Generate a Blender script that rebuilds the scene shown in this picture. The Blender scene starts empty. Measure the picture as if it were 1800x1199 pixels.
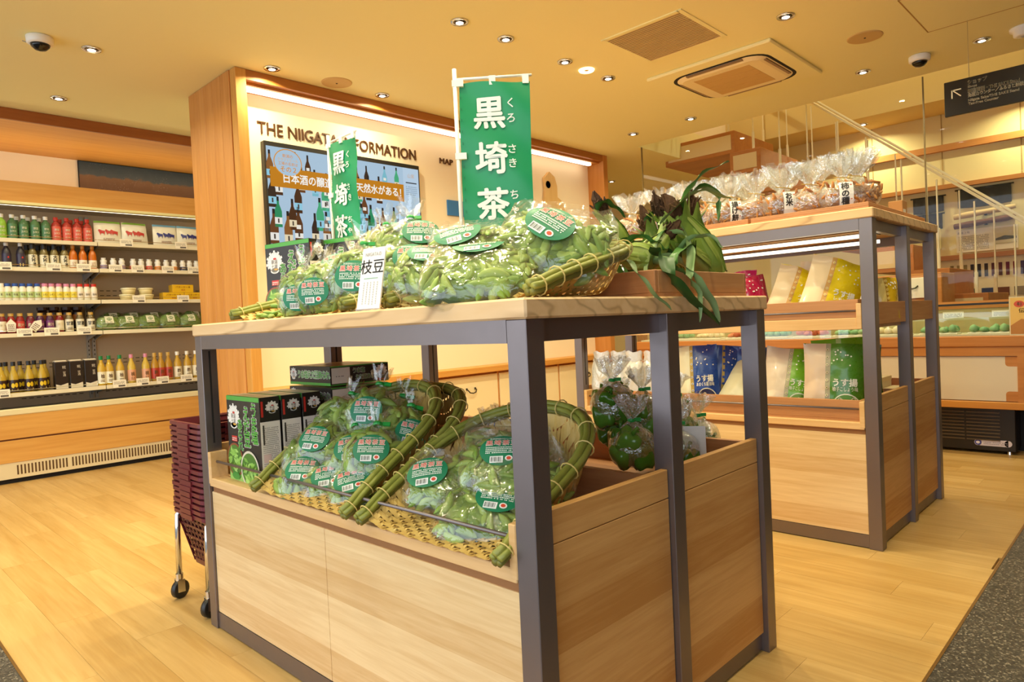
import bpy, bmesh, math, random
from math import sin, cos, pi, radians as rad, sqrt
from mathutils import Vector, Matrix, noise

R0 = random.Random(7)
scene = bpy.context.scene
COL = scene.collection

# ------------------------------------------------------------------ camera
# World axes: +X and +Y run along the two horizontal directions of the shop, +Z up, camera above the origin.
CAM_H = 0.97
FPX = 1201.0
_v1 = Vector(((2063 - 900) / FPX, (515 - 599.5) / FPX, 1)).normalized()
_v2 = Vector(((-338 - 900) / FPX, (627.6 - 599.5) / FPX, 1)).normalized()
_v2 = (_v2 - _v1 * _v1.dot(_v2)).normalized()
_v3 = _v1.cross(_v2)
if _v3.y > 0: _v3 = -_v3
RW = Matrix((_v1, _v2, _v3))                       # camera (x right, y down, z forward) -> world
cam_d = bpy.data.cameras.new('camera')
cam_d.sensor_width = 36.0
cam_d.lens = FPX / 1800 * 36.0
cam_d.clip_start = 0.02
cam = bpy.data.objects.new('camera', cam_d)
COL.objects.link(cam)
_r, _d, _f = RW.col[0], RW.col[1], RW.col[2]
cam.matrix_world = Matrix(((_r.x, -_d.x, -_f.x, 0), (_r.y, -_d.y, -_f.y, 0), (_r.z, -_d.z, -_f.z, CAM_H), (0, 0, 0, 1)))
scene.camera = cam

def _ray(px, py): return RW @ Vector(((px - 900) / FPX, (py - 599.5) / FPX, 1))
def onx(px, py, x): r = _ray(px, py); return Vector((0, 0, CAM_H)) + r * (x / r.x)
def ony(px, py, y): r = _ray(px, py); return Vector((0, 0, CAM_H)) + r * (y / r.y)
def onz(px, py, z): r = _ray(px, py); return Vector((0, 0, CAM_H)) + r * ((z - CAM_H) / r.z)
def atd(px, py, d): return Vector((0, 0, CAM_H)) + _ray(px, py) * d          # d = distance along the view axis

# ------------------------------------------------------------------ view, world, daylight
vs = scene.view_settings
vs.view_transform = 'Standard'; vs.look = 'None'; vs.exposure = 0.2; vs.gamma = 1.0; vs.use_curve_mapping = False
try:
    scene.cycles.use_denoising = True
    scene.cycles.transparent_max_bounces = 24
    scene.cycles.max_bounces = 10
    scene.cycles.diffuse_bounces = 5
    scene.cycles.sample_clamp_indirect = 6.0
    scene.cycles.caustics_reflective = False
    scene.cycles.caustics_refractive = False
except Exception:
    pass
W = bpy.data.worlds.new('daylight'); scene.world = W; W.use_nodes = True
_bg = W.node_tree.nodes['Background']
_bg.inputs[0].default_value = (0.80, 0.90, 1.0, 1)     # daylight in the open concourse in front of the shop
_bg.inputs[1].default_value = 2.35
LAMP_W = 6.8          # watts of one ceiling downlight
LAMP_COL = (1.0, 0.90, 0.56)

# ------------------------------------------------------------------ helpers
def lin(h):
    if not isinstance(h, str): return tuple(h) + (1,) if len(h) == 3 else tuple(h)
    h = h.lstrip('#'); c = [int(h[i:i + 2], 16) / 255 for i in (0, 2, 4)]
    return tuple((x / 12.92 if x <= .04045 else ((x + .055) / 1.055) ** 2.4) for x in c) + (1,)

class MB:
    def __init__(s): s.v = []; s.f = []; s.m = []
    def add(s, V, F, mi=0, M=None):
        n = len(s.v)
        s.v += [tuple(M @ Vector(p)) for p in V] if M else [tuple(p) for p in V]
        s.f += [tuple(n + i for i in f) for f in F]
        s.m += [mi] * len(F)
        return s
    def box(s, x0, x1, y0, y1, z0, z1, mi=0, M=None, bev=0):
        if bev:
            b = min(bev, (x1 - x0) * .45, (y1 - y0) * .45, (z1 - z0) * .45)
            bm = bmesh.new(); bmesh.ops.create_cube(bm, size=1)
            for v in bm.verts:
                v.co = Vector(((x0 + x1) / 2 + v.co.x * (x1 - x0), (y0 + y1) / 2 + v.co.y * (y1 - y0), (z0 + z1) / 2 + v.co.z * (z1 - z0)))
            bmesh.ops.bevel(bm, geom=bm.edges[:], offset=b, segments=1, affect='EDGES')
            bm.verts.index_update()
            s.add([v.co[:] for v in bm.verts], [[v.index for v in f.verts] for f in bm.faces], mi, M); bm.free()
            return s
        V = [(x0, y0, z0), (x1, y0, z0), (x1, y1, z0), (x0, y1, z0), (x0, y0, z1), (x1, y0, z1), (x1, y1, z1), (x0, y1, z1)]
        F = [(0, 3, 2, 1), (4, 5, 6, 7), (0, 1, 5, 4), (1, 2, 6, 5), (2, 3, 7, 6), (3, 0, 4, 7)]
        return s.add(V, F, mi, M)
    def lathe(s, prof, n=14, M=None, mi=0, caps=True, sx=1, sy=1):
        V = []; F = []
        for r, z in prof:
            for k in range(n): a = 2 * pi * k / n; V.append((r * cos(a) * sx, r * sin(a) * sy, z))
        for i in range(len(prof) - 1):
            for k in range(n):
                k2 = (k + 1) % n; F.append((i * n + k, i * n + k2, (i + 1) * n + k2, (i + 1) * n + k))
        if caps: F.append(tuple(reversed(range(n)))); F.append(tuple((len(prof) - 1) * n + k for k in range(n)))
        return s.add(V, F, mi, M)
    def tube(s, pts, r, n=8, mi=0, closed=False, M=None, caps=True, sq=1.0):
        P = [Vector(p) for p in pts]; m = len(P)
        rr = r if isinstance(r, (list, tuple)) else [r] * m
        V = []; F = []; up = None
        for i in range(m):
            if closed: t = P[(i + 1) % m] - P[i - 1]
            else: t = P[min(i + 1, m - 1)] - P[max(i - 1, 0)]
            t = t.normalized() if t.length > 1e-9 else Vector((0, 0, 1))
            if up is None:
                up = Vector((0, 0, 1)) if abs(t.z) < .9 else Vector((1, 0, 0))
            a = t.cross(up); a = a.normalized() if a.length > 1e-6 else t.orthogonal().normalized()
            b = a.cross(t); up = b
            for k in range(n):
                q = 2 * pi * k / n; V.append(tuple(P[i] + a * (rr[i] * cos(q)) + b * (rr[i] * sq * sin(q))))
        for i in range(m if closed else m - 1):
            j = (i + 1) % m
            for k in range(n):
                k2 = (k + 1) % n; F.append((i * n + k, i * n + k2, j * n + k2, j * n + k))
        if not closed and caps: F.append(tuple(reversed(range(n)))); F.append(tuple((m - 1) * n + k for k in range(n)))
        return s.add(V, F, mi, M)
    def grid(s, fn, nu, nv, mi=0, flip=False, mf=None):
        n = len(s.v)
        for j in range(nv + 1):
            for i in range(nu + 1): s.v.append(tuple(fn(i / nu, j / nv)))
        for j in range(nv):
            for i in range(nu):
                q = (n + j * (nu + 1) + i, n + j * (nu + 1) + i + 1, n + (j + 1) * (nu + 1) + i + 1, n + (j + 1) * (nu + 1) + i)
                s.f.append(tuple(reversed(q)) if flip else q)
                s.m.append(mf((i + .5) / nu, (j + .5) / nv) if mf else mi)
        return s
    def mesh(s, name, mats, smooth=False):
        me = bpy.data.meshes.new(name); me.from_pydata(s.v, [], s.f)
        for m in (mats if isinstance(mats, (list, tuple)) else [mats]): me.materials.append(m)
        me.polygons.foreach_set('material_index', s.m)
        if smooth: me.polygons.foreach_set('use_smooth', [True] * len(s.f))
        me.update(); return me
    def build(s, name, mats, parent=None, smooth=False, M=None, label=None, kind=None):
        return put(name, s.mesh(name, mats, smooth), parent, M, label, kind)

def put(name, me, parent=None, M=None, label=None, kind=None):
    o = bpy.data.objects.new(name, me); COL.objects.link(o)
    if parent: o.parent = parent
    if M is not None: o.matrix_local = M
    if label: o['label'] = label
    if kind is None and parent and name in ('print', 'lettering'): kind = 'stuff'      # fine print, one layer of ink
    if kind: o['kind'] = kind
    return o
def tag(o, label, cat, group=None):
    o['label'] = label; o['category'] = cat
    if group: o['group'] = group
    return o
def thing(name, label, cat, M=None, group=None):
    o = bpy.data.objects.new(name, None); o.empty_display_size = .05; COL.objects.link(o)
    if M is not None: o.matrix_world = M if isinstance(M, Matrix) else Matrix.Translation(M)
    return tag(o, label, cat, group)
def struct(o): o['kind'] = 'structure'; return o
def clone(root, M, label, group=None):
    r = root.copy(); COL.objects.link(r); r.matrix_world = M if isinstance(M, Matrix) else Matrix.Translation(M); r['label'] = label
    if group: r['group'] = group
    for ch in root.children:
        c = ch.copy(); COL.objects.link(c); c.parent = r; c.matrix_local = ch.matrix_local.copy()
        for g in ch.children:
            d = g.copy(); COL.objects.link(d); d.parent = c; d.matrix_local = g.matrix_local.copy()
    return r
def T(x, y=None, z=None): return Matrix.Translation(x if y is None else (x, y, z))
def Rz(a): return Matrix.Rotation(rad(a), 4, 'Z')
def Rx(a): return Matrix.Rotation(rad(a), 4, 'X')
def Ry(a): return Matrix.Rotation(rad(a), 4, 'Y')
def Sc(x, y=None, z=None): return Matrix.Diagonal((x, y if y else x, z if z else x, 1))
ORD = 'first second third fourth fifth sixth seventh eighth ninth tenth eleventh twelfth thirteenth fourteenth fifteenth sixteenth seventeenth eighteenth nineteenth twentieth'.split()

# ------------------------------------------------------------------ materials
_MC = {}
def mat(name, col, rough=.5, metal=0, spec=.5, emit=0, trans=0, bump=0, bscale=60, coat=0):
    key = (name,)
    if key in _MC: return _MC[key]
    m = bpy.data.materials.new(name); m.use_nodes = True; nt = m.node_tree; b = nt.nodes['Principled BSDF']
    b.inputs['Base Color'].default_value = lin(col); b.inputs['Roughness'].default_value = rough; b.inputs['Metallic'].default_value = metal
    b.inputs['Specular IOR Level'].default_value = spec
    if coat: b.inputs['Coat Weight'].default_value = coat
    if emit: b.inputs['Base Color'].default_value = (0, 0, 0, 1); b.inputs['Specular IOR Level'].default_value = .1; b.inputs['Emission Color'].default_value = lin(col); b.inputs['Emission Strength'].default_value = emit
    if trans: b.inputs['Transmission Weight'].default_value = trans
    tc = nt.nodes.new('ShaderNodeTexCoord'); nz = nt.nodes.new('ShaderNodeTexNoise'); nz.inputs['Scale'].default_value = bscale; nz.inputs['Detail'].default_value = 3
    nt.links.new(tc.outputs['Object'], nz.inputs['Vector'])
    if not emit:                                             # faint wear so that no surface is perfectly even
        hs = nt.nodes.new('ShaderNodeMapRange'); hs.inputs['To Min'].default_value = rough * .85; hs.inputs['To Max'].default_value = min(1, rough * 1.15)
        nt.links.new(nz.outputs['Fac'], hs.inputs['Value']); nt.links.new(hs.outputs['Result'], b.inputs['Roughness'])
    if bump:
        bp = nt.nodes.new('ShaderNodeBump'); bp.inputs['Strength'].default_value = bump; bp.inputs['Distance'].default_value = .003
        nt.links.new(nz.outputs['Fac'], bp.inputs['Height']); nt.links.new(bp.outputs['Normal'], b.inputs['Normal'])
    _MC[key] = m; return m
def ink(h, rough=.45): return mat('ink_' + h.lstrip('#') + ('' if rough == .45 else '_%d' % int(rough * 100)), h, rough)
def glow(h, s=1.0): return mat('glow_%s_%d' % (h.lstrip('#'), int(s * 100)), h, .3, emit=s)

def ramp(nt, stops):
    r = nt.nodes.new('ShaderNodeValToRGB'); e = r.color_ramp.elements
    while len(e) < len(stops): e.new(.5)
    for k, (p, c) in enumerate(stops): e[k].position = p; e[k].color = lin(c)
    return r
def wood(name, dark, light, axis='y', grain=70, rough=.45, bands=None, rnd=0.0, stretch=18, rings=0):
    if name in _MC: return _MC[name]
    m = bpy.data.materials.new(name); m.use_nodes = True; nt = m.node_tree; L = nt.links.new; b = nt.nodes['Principled BSDF']
    tc = nt.nodes.new('ShaderNodeTexCoord'); mp = nt.nodes.new('ShaderNodeMapping')
    sc = [1, 1, 1]; sc['xyz'.index(axis)] = 1 / stretch; mp.inputs['Scale'].default_value = sc
    oi = nt.nodes.new('ShaderNodeObjectInfo')
    cm = nt.nodes.new('ShaderNodeVectorMath'); cm.operation = 'ADD'
    sv = nt.nodes.new('ShaderNodeVectorMath'); sv.operation = 'SCALE'; sv.inputs[0].default_value = (17, 13, 11)
    if rnd: L(oi.outputs['Random'], sv.inputs['Scale'])
    else: sv.inputs['Scale'].default_value = 0
    L(tc.outputs['Object'], cm.inputs[0]); L(sv.outputs[0], cm.inputs[1]); L(cm.outputs[0], mp.inputs['Vector'])
    n1 = nt.nodes.new('ShaderNodeTexNoise'); n1.inputs['Scale'].default_value = grain; n1.inputs['Detail'].default_value = 5; n1.inputs['Distortion'].default_value = .6
    n2 = nt.nodes.new('ShaderNodeTexNoise'); n2.inputs['Scale'].default_value = grain * .12; n2.inputs['Detail'].default_value = 2; n2.inputs['Distortion'].default_value = 1.2
    L(mp.outputs[0], n1.inputs['Vector']); L(mp.outputs[0], n2.inputs['Vector'])
    mx = nt.nodes.new('ShaderNodeMath'); mx.operation = 'MULTIPLY_ADD'; mx.inputs[1].default_value = .45
    ad = nt.nodes.new('ShaderNodeMath'); ad.operation = 'MULTIPLY'; ad.inputs[1].default_value = .55
    L(n2.outputs['Fac'], ad.inputs[0]); L(n1.outputs['Fac'], mx.inputs[0]); L(ad.outputs[0], mx.inputs[2])
    val = mx.outputs[0]
    if bands:                                               # glued staves: tone steps along z
        sp = nt.nodes.new('ShaderNodeSeparateXYZ'); L(tc.outputs['Object'], sp.inputs[0])
        dv = nt.nodes.new('ShaderNodeMath'); dv.operation = 'DIVIDE'; dv.inputs[1].default_value = bands; L(sp.outputs['Z'], dv.inputs[0])
        fl = nt.nodes.new('ShaderNodeMath'); fl.operation = 'FLOOR'; L(dv.outputs[0], fl.inputs[0])
        wn = nt.nodes.new('ShaderNodeTexWhiteNoise'); wn.noise_dimensions = '1D'; L(fl.outputs[0], wn.inputs['W'])
        b2 = nt.nodes.new('ShaderNodeMath'); b2.operation = 'MULTIPLY_ADD'; b2.inputs[1].default_value = .30; L(wn.outputs['Value'], b2.inputs[0])
        s2 = nt.nodes.new('ShaderNodeMath'); s2.operation = 'SUBTRACT'; s2.inputs[1].default_value = .15; L(val, s2.inputs[0]); L(s2.outputs[0], b2.inputs[2]); val = b2.outputs[0]
    if rnd:
        r2 = nt.nodes.new('ShaderNodeMath'); r2.operation = 'MULTIPLY_ADD'; r2.inputs[1].default_value = rnd; L(oi.outputs['Random'], r2.inputs[0])
        s3 = nt.nodes.new('ShaderNodeMath'); s3.operation = 'SUBTRACT'; s3.inputs[1].default_value = rnd / 2; L(val, s3.inputs[0]); L(s3.outputs[0], r2.inputs[2]); val = r2.outputs[0]
    rp = ramp(nt, [(.30, dark), (.70, light)]); L(val, rp.inputs['Fac']); L(rp.outputs['Color'], b.inputs['Base Color'])
    if rings:                                               # growth rings as dark wavering lines
        wv = nt.nodes.new('ShaderNodeTexWave'); wv.wave_type = 'BANDS'; wv.bands_direction = 'DIAGONAL'; wv.inputs['Scale'].default_value = rings; wv.inputs['Distortion'].default_value = 7; wv.inputs['Detail'].default_value = 1.5; wv.inputs['Detail Scale'].default_value = 1.6
        m2 = nt.nodes.new('ShaderNodeMapping'); m2.inputs['Scale'].default_value = (1, .28, 1.6); L(tc.outputs['Object'], m2.inputs['Vector']); L(m2.outputs[0], wv.inputs['Vector'])
        pw_ = nt.nodes.new('ShaderNodeMath'); pw_.operation = 'POWER'; pw_.inputs[1].default_value = 9; L(wv.outputs['Fac'], pw_.inputs[0])
        k_ = nt.nodes.new('ShaderNodeMath'); k_.operation = 'MULTIPLY'; k_.inputs[1].default_value = .42; L(pw_.outputs[0], k_.inputs[0])
        mx_ = nt.nodes.new('ShaderNodeMix'); mx_.data_type = 'RGBA'; L(k_.outputs[0], mx_.inputs[0]); L(rp.outputs['Color'], mx_.inputs[6]); mx_.inputs[7].default_value = lin('#8a5a2c'); L(mx_.outputs[2], b.inputs['Base Color'])
    b.inputs['Roughness'].default_value = rough; b.inputs['Specular IOR Level'].default_value = .4
    bp = nt.nodes.new('ShaderNodeBump'); bp.inputs['Strength'].default_value = .12; bp.inputs['Distance'].default_value = .002
    L(n1.outputs['Fac'], bp.inputs['Height']); L(bp.outputs['Normal'], b.inputs['Normal'])
    _MC[name] = m; return m
def varied(name, stops, rough=.45, scale=8, spec=.4, rnd=True, bump=.2, trans=0):
    """colour from a ramp over noise plus a random offset for each object"""
    if name in _MC: return _MC[name]
    m = bpy.data.materials.new(name); m.use_nodes = True; nt = m.node_tree; L = nt.links.new; b = nt.nodes['Principled BSDF']
    tc = nt.nodes.new('ShaderNodeTexCoord'); nz = nt.nodes.new('ShaderNodeTexNoise'); nz.inputs['Scale'].default_value = scale; nz.inputs['Detail'].default_value = 3
    L(tc.outputs['Object'], nz.inputs['Vector']); oi = nt.nodes.new('ShaderNodeObjectInfo')
    a = nt.nodes.new('ShaderNodeMath'); a.operation = 'MULTIPLY_ADD'; a.inputs[1].default_value = .6 if rnd else 0; a.inputs[2].default_value = 0
    L(oi.outputs['Random'], a.inputs[0]); c = nt.nodes.new('ShaderNodeMath'); c.operation = 'MULTIPLY_ADD'; c.inputs[1].default_value = .4 if rnd else 1
    L(nz.outputs['Fac'], c.inputs[0]); L(a.outputs[0], c.inputs[2])
    rp = ramp(nt, stops); L(c.outputs[0], rp.inputs['Fac']); L(rp.outputs['Color'], b.inputs['Base Color'])
    b.inputs['Roughness'].default_value = rough; b.inputs['Specular IOR Level'].default_value = spec
    if trans: b.inputs['Transmission Weight'].default_value = trans
    bp = nt.nodes.new('ShaderNodeBump'); bp.inputs['Strength'].default_value = bump; bp.inputs['Distance'].default_value = .002
    L(nz.outputs['Fac'], bp.inputs['Height']); L(bp.outputs['Normal'], b.inputs['Normal'])
    _MC[name] = m; return m
def film(name, gloss=.10, haze=.05, rough=.10, scale=45, strength=.5, tint=(.98, .99, .97), edge=.35):
    """thin clear plastic: mostly see-through, wrinkled gloss on top"""
    if name in _MC: return _MC[name]
    m = bpy.data.materials.new(name); m.use_nodes = True; nt = m.node_tree; L = nt.links.new
    nt.nodes.remove(nt.nodes['Principled BSDF']); out = nt.nodes['Material Output']
    tc = nt.nodes.new('ShaderNodeTexCoord'); nz = nt.nodes.new('ShaderNodeTexNoise'); nz.inputs['Scale'].default_value = scale; nz.inputs['Detail'].default_value = 2; nz.inputs['Distortion'].default_value = 1.5
    L(tc.outputs['Object'], nz.inputs['Vector'])
    bp = nt.nodes.new('ShaderNodeBump'); bp.inputs['Strength'].default_value = strength; bp.inputs['Distance'].default_value = .006; L(nz.outputs['Fac'], bp.inputs['Height'])
    tr = nt.nodes.new('ShaderNodeBsdfTransparent'); tr.inputs[0].default_value = tint + (1,)
    gl = nt.nodes.new('ShaderNodeBsdfGlossy'); gl.inputs['Roughness'].default_value = rough; gl.inputs[0].default_value = (1, 1, 1, 1); L(bp.outputs['Normal'], gl.inputs['Normal'])
    df = nt.nodes.new('ShaderNodeBsdfDiffuse'); df.inputs[0].default_value = (.95, .95, .93, 1); L(bp.outputs['Normal'], df.inputs['Normal'])
    lw = nt.nodes.new('ShaderNodeLayerWeight'); lw.inputs['Blend'].default_value = .25; L(bp.outputs['Normal'], lw.inputs['Normal'])
    ma = nt.nodes.new('ShaderNodeMath'); ma.operation = 'MULTIPLY_ADD'; ma.inputs[1].default_value = edge; ma.inputs[2].default_value = gloss; ma.use_clamp = True; L(lw.outputs['Facing'], ma.inputs[0])
    m1 = nt.nodes.new('ShaderNodeMixShader'); m1.inputs[0].default_value = haze; L(tr.outputs[0], m1.inputs[1]); L(df.outputs[0], m1.inputs[2])
    m2 = nt.nodes.new('ShaderNodeMixShader'); L(ma.outputs[0], m2.inputs[0]); L(m1.outputs[0], m2.inputs[1]); L(gl.outputs[0], m2.inputs[2])
    L(m2.outputs[0], out.inputs['Surface'])
    _MC[name] = m; return m
def terrazzo(name):
    m = bpy.data.materials.new(name); m.use_nodes = True; nt = m.node_tree; L = nt.links.new; b = nt.nodes['Principled BSDF']
    tc = nt.nodes.new('ShaderNodeTexCoord'); vo = nt.nodes.new('ShaderNodeTexVoronoi'); vo.inputs['Scale'].default_value = 190
    nz = nt.nodes.new('ShaderNodeTexNoise'); nz.inputs['Scale'].default_value = 260; nz.inputs['Detail'].default_value = 2
    L(tc.outputs['Object'], vo.inputs['Vector']); L(tc.outputs['Object'], nz.inputs['Vector'])
    sp = nt.nodes.new('ShaderNodeSeparateColor'); L(vo.outputs['Color'], sp.inputs[0])
    mx = nt.nodes.new('ShaderNodeMath'); mx.operation = 'MULTIPLY_ADD'; mx.inputs[1].default_value = .35; L(nz.outputs['Fac'], mx.inputs[0])
    h = nt.nodes.new('ShaderNodeMath'); h.operation = 'MULTIPLY'; h.inputs[1].default_value = .75; L(sp.outputs[0], h.inputs[0]); L(h.outputs[0], mx.inputs[2])
    rp = ramp(nt, [(.2, '#262321'), (.62, '#3d3833'), (.84, '#5c554c'), (.93, '#988f80')]); L(mx.outputs[0], rp.inputs['Fac']); L(rp.outputs['Color'], b.inputs['Base Color'])
    b.inputs['Roughness'].default_value = .45
    return m

# ------------------------------------------------------------------ flat print: coloured polygons and lettering
_TX = {}
def glyphs(s, bold=0.0, res=2):
    k = (s, bold, res)
    if k not in _TX:
        c = bpy.data.curves.new('lettering', 'FONT'); c.body = s; c.size = 1; c.offset = bold; c.resolution_u = res
        o = bpy.data.objects.new('lettering', c); me = o.to_mesh()
        V = [(v.co.x, v.co.y) for v in me.vertices]; F = [tuple(p.vertices) for p in me.polygons]
        o.to_mesh_clear(); bpy.data.objects.remove(o); bpy.data.curves.remove(c)
        if V:
            x0 = min(v[0] for v in V); x1 = max(v[0] for v in V); y0 = min(v[1] for v in V); y1 = max(v[1] for v in V)
        else: x0 = x1 = y0 = y1 = 0
        _TX[k] = (V, F, x0, x1, y0, y1)
    return _TX[k]
class Art:
    def __init__(s): s.it = []
    def poly(s, pts, col, L=1): s.it.append((L, col, list(pts), [tuple(range(len(pts)))])); return s
    def rect(s, x0, y0, x1, y1, col, L=1, n=1):
        if n == 1: return s.poly([(x0, y0), (x1, y0), (x1, y1), (x0, y1)], col, L)
        V = [(x0 + (x1 - x0) * i / n, y0 + (y1 - y0) * j / n) for j in range(n + 1) for i in range(n + 1)]
        F = [(j * (n + 1) + i, j * (n + 1) + i + 1, (j + 1) * (n + 1) + i + 1, (j + 1) * (n + 1) + i) for j in range(n) for i in range(n)]
        s.it.append((L, col, V, F)); return s
    def ell(s, cx, cy, rx, ry, col, L=1, n=24, rings=1, inner=0):
        V = []; F = []
        R = [inner + (1 - inner) * k / rings for k in range(rings + 1)]
        for r in R:
            for k in range(n): a = 2 * pi * k / n; V.append((cx + rx * r * cos(a), cy + ry * r * sin(a)))
        for i in range(rings):
            for k in range(n): k2 = (k + 1) % n; F.append((i * n + k, (i + 1) * n + k, (i + 1) * n + k2, i * n + k2))
        s.it.append((L, col, V, F)); return s
    def text(s, t, cx, cy, h, col, bold=0.0, L=2, wmax=None, vert=False, rot=0, fit=True, align='c'):
        if vert:
            for k, ch in enumerate(t): s.text(ch, cx, cy - k * h * 1.08, h, col, bold, L, fit=False)
            return s
        V, F, x0, x1, y0, y1 = glyphs(t, 0.0)
        if not V: return s
        k = h / .88; w = (x1 - x0) * k; kx = k
        if wmax and w > wmax: kx = k * wmax / w
        mx = (x0 + x1) / 2 if align == 'c' else (x0 if align == 'l' else x1); my = .36
        ca, sa = cos(rad(rot)), sin(rad(rot)); P = []
        for x, y in V:
            a = (x - mx) * kx; b = (y - my) * k; P.append((cx + a * ca - b * sa, cy + a * sa + b * ca))
        nc = 0 if bold <= 0 else 8 if bold > .04 else 5 if h > .02 else 3      # heavier weight: shifted strokes
        for q in [(0, 0)] + [(k * bold * cos(2 * pi * i / nc), k * bold * sin(2 * pi * i / nc)) for i in range(nc)]:
            s.it.append((L, col, [(x + q[0], y + q[1]) for x, y in P], F))
        return s
    def lines(s, x0, x1, y0, y1, n, col, L=2, rng=None, fill=.5, dash=True):
        """fine print too small to read, set as rows of short strokes"""
        rng = rng or R0; V = []; F = []; st = (y1 - y0) / n
        for i in range(n):
            y = y0 + st * i; x = x0
            while x < x1 - st * .3:
                w = st * rng.uniform(.35, .75); xe = min(x + w, x1); b = len(V)
                V += [(x, y), (xe, y), (xe, y + st * fill), (x, y + st * fill)]; F.append((b, b + 1, b + 2, b + 3))
                x = xe + st * (.22 if rng.random() < .88 else .8)
            if rng.random() < .12: pass
        s.it.append((L, col, V, F)); return s
    def mesh(s, name, fn=None, mk=ink, step=.0004, base=.0006):
        fn = fn or (lambda x, y, d: (x, -d, y))
        cols = []; mb = MB()
        for L, c, V, F in s.it:
            if c not in cols: cols.append(c)
            mb.add([fn(x, y, base + L * step) for x, y in V], F, cols.index(c))
        return mb.mesh(name, [mk(c) for c in cols])
def face(O, u, v):
    """print mapped on a plane: origin O, unit directions u, v; offset along u x v"""
    O = Vector(O); u = Vector(u); v = Vector(v); n = u.cross(v).normalized()
    return lambda x, y, d: tuple(O + u * x + v * y + n * d)
# ------------------------------------------------------------------ room shell
ZC = 2.55
M_ceil = mat('ceiling_paint', '#f0e6aa', .9, bump=.05, bscale=30)
M_cream = mat('cream_paint', '#f3e3c4', .85, bump=.04, bscale=40)
M_pale = mat('pale_panel', '#e3d59c', .6)
M_oak = wood('oak_panel', '#b5742f', '#cf9350', 'z', 55, .5)
M_oakx = wood('oak_panel_x', '#b5742f', '#cf9350', 'x', 55, .5)
M_oaky = wood('oak_panel_y', '#b0702e', '#cb8e4c', 'y', 55, .5)
M_honey = wood('honey_wood', '#c78a3c', '#dda758', 'x', 50, .5)
M_plank = wood('floor_plank', '#b58c4c', '#d2ae70', 'y', 60, .36, rnd=.16)
M_dark = mat('dark_gap', '#15110f', .8)
M_black = mat('black_plastic', '#1b1a1a', .4)
M_chrome = mat('chrome', '#d8d8d8', .12, metal=1)
M_white = mat('white_plastic', '#ece7dc', .45)
M_grey = mat('grey_metal', '#a9a49b', .45, metal=.3)
M_tz = terrazzo('terrazzo')

struct(MB().box(-3.5, 8.6, -3.2, 7.0, -.12, -.012).build('floor', mat('floor_underlay', '#c79a5c', .5)))
tz = MB(); tz.box(-3.5, .388, -3.2, 7.0, -.012, 0); tz.box(.388, 8.6, -3.2, .474, -.012, 0)
struct(tz.build('floor_terrazzo', M_tz))
tr = MB(); tr.box(.388, .396, .474, 7.0, -.012, .0012); tr.box(.396, 8.6, .474, .482, -.012, .0012)
struct(tr.build('trim_1', mat('brass_strip', '#8d6a3a', .35, metal=.7)))
fw = struct(MB().box(5.3, 8.6, .482, 7.0, -.012, 0).build('floor_wood', M_plank))
mb_full = MB().box(0, .1494, 0, .8994, -.012, 0).mesh('plank', M_plank)
_meshes = {}
px = .396; col = 0
while px < 5.3:
    w = min(.1494, 5.3 - px - .0006); y = .482 - (col * .37) % .9; col += 1
    while y < 6.0:
        y0 = max(y, .482); y1 = min(y + .8994, 6.02); y += .9
        if y1 - y0 < .03: continue
        if abs(y1 - y0 - .8994) < .001 and abs(w - .1494) < .001: me = mb_full
        else: me = MB().box(0, w, 0, y1 - y0, -.012, 0).mesh('plank', M_plank)
        put('plank', me, fw, T(px, y0, 0))
    px += .15

# ceiling: open void over the stairs beyond x = 5.43
cb = MB(); cb.box(-1.6, 5.43, -3.2, 7.0, ZC, ZC + .3); cb.box(5.43, 8.6, 3.53, 7.0, ZC, ZC + .3)
struct(cb.build('ceiling', M_ceil))
struct(MB().box(5.41, 8.6, -3.2, 3.53, 4.3, 4.4).build('ceiling_upper', M_ceil))
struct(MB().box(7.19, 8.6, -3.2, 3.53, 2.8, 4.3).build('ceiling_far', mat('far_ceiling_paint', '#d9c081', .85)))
struct(MB().box(5.405, 5.43, -3.2, 3.53, ZC + .3, 4.3).build('wall_void', M_cream))
struct(MB().box(5.432, 8.6, 3.53, 3.6, ZC + .3, 4.3).build('wall_void_side', M_cream))
struct(MB().box(-3.5, 8.6, 6.45, 6.6, 0, ZC).build('wall_back', M_cream))
wf = struct(MB().box(7.75, 7.9, -3.2, 6.45, 0, 2.8).build('wall_far', M_pale))
struct(MB().box(-1.6, 8.6, -3.2, -3.05, 0, 4.3).build('wall_added', wood('added_wall_wood', '#7d4a1e', '#96602c', 'z', 40, .6)))  # added wall out of view, keeps light and reflections from -y warm and dark
# seams of the pale panels on the far wall
for k in range(9):
    yy = .35 + k * .62
    MB().box(7.744, 7.7505, yy - .004, yy + .004, 2.12, 2.8).build('panel_seam', mat('seam', '#a98f55', .7), wf)
# soffit over the refrigerators
so = struct(MB().box(-3.5, 3.6, 5.51, 6.45, 2.481, ZC - .002).build('trim_2', M_honey))
MB().box(-3.5, 3.6, 5.49, 5.509, 2.474, ZC - .002).build('soffit_edge', wood('edge_wood', '#8a4a16', '#a5602a', 'x', 50, .5), so)

# ceiling seams (access hatches)
def hatch(a, b, c, d):
    m = MB(); t = .003
    for (x0, y0), (x1, y1) in ((a, b), (b, c), (c, d), (d, a)):
        m.box(min(x0, x1) - t, max(x0, x1) + t, min(y0, y1) - t, max(y0, y1) + t, ZC - .0015, ZC)
    return m
q = onz(1590, 18, ZC)
o = hatch((4.02, 1.0), (4.62, 1.0), (4.62, .4), (4.02, .4)).build('trim_3', mat('seam_ceiling', '#b08a4c', .8)); struct(o)

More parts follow.
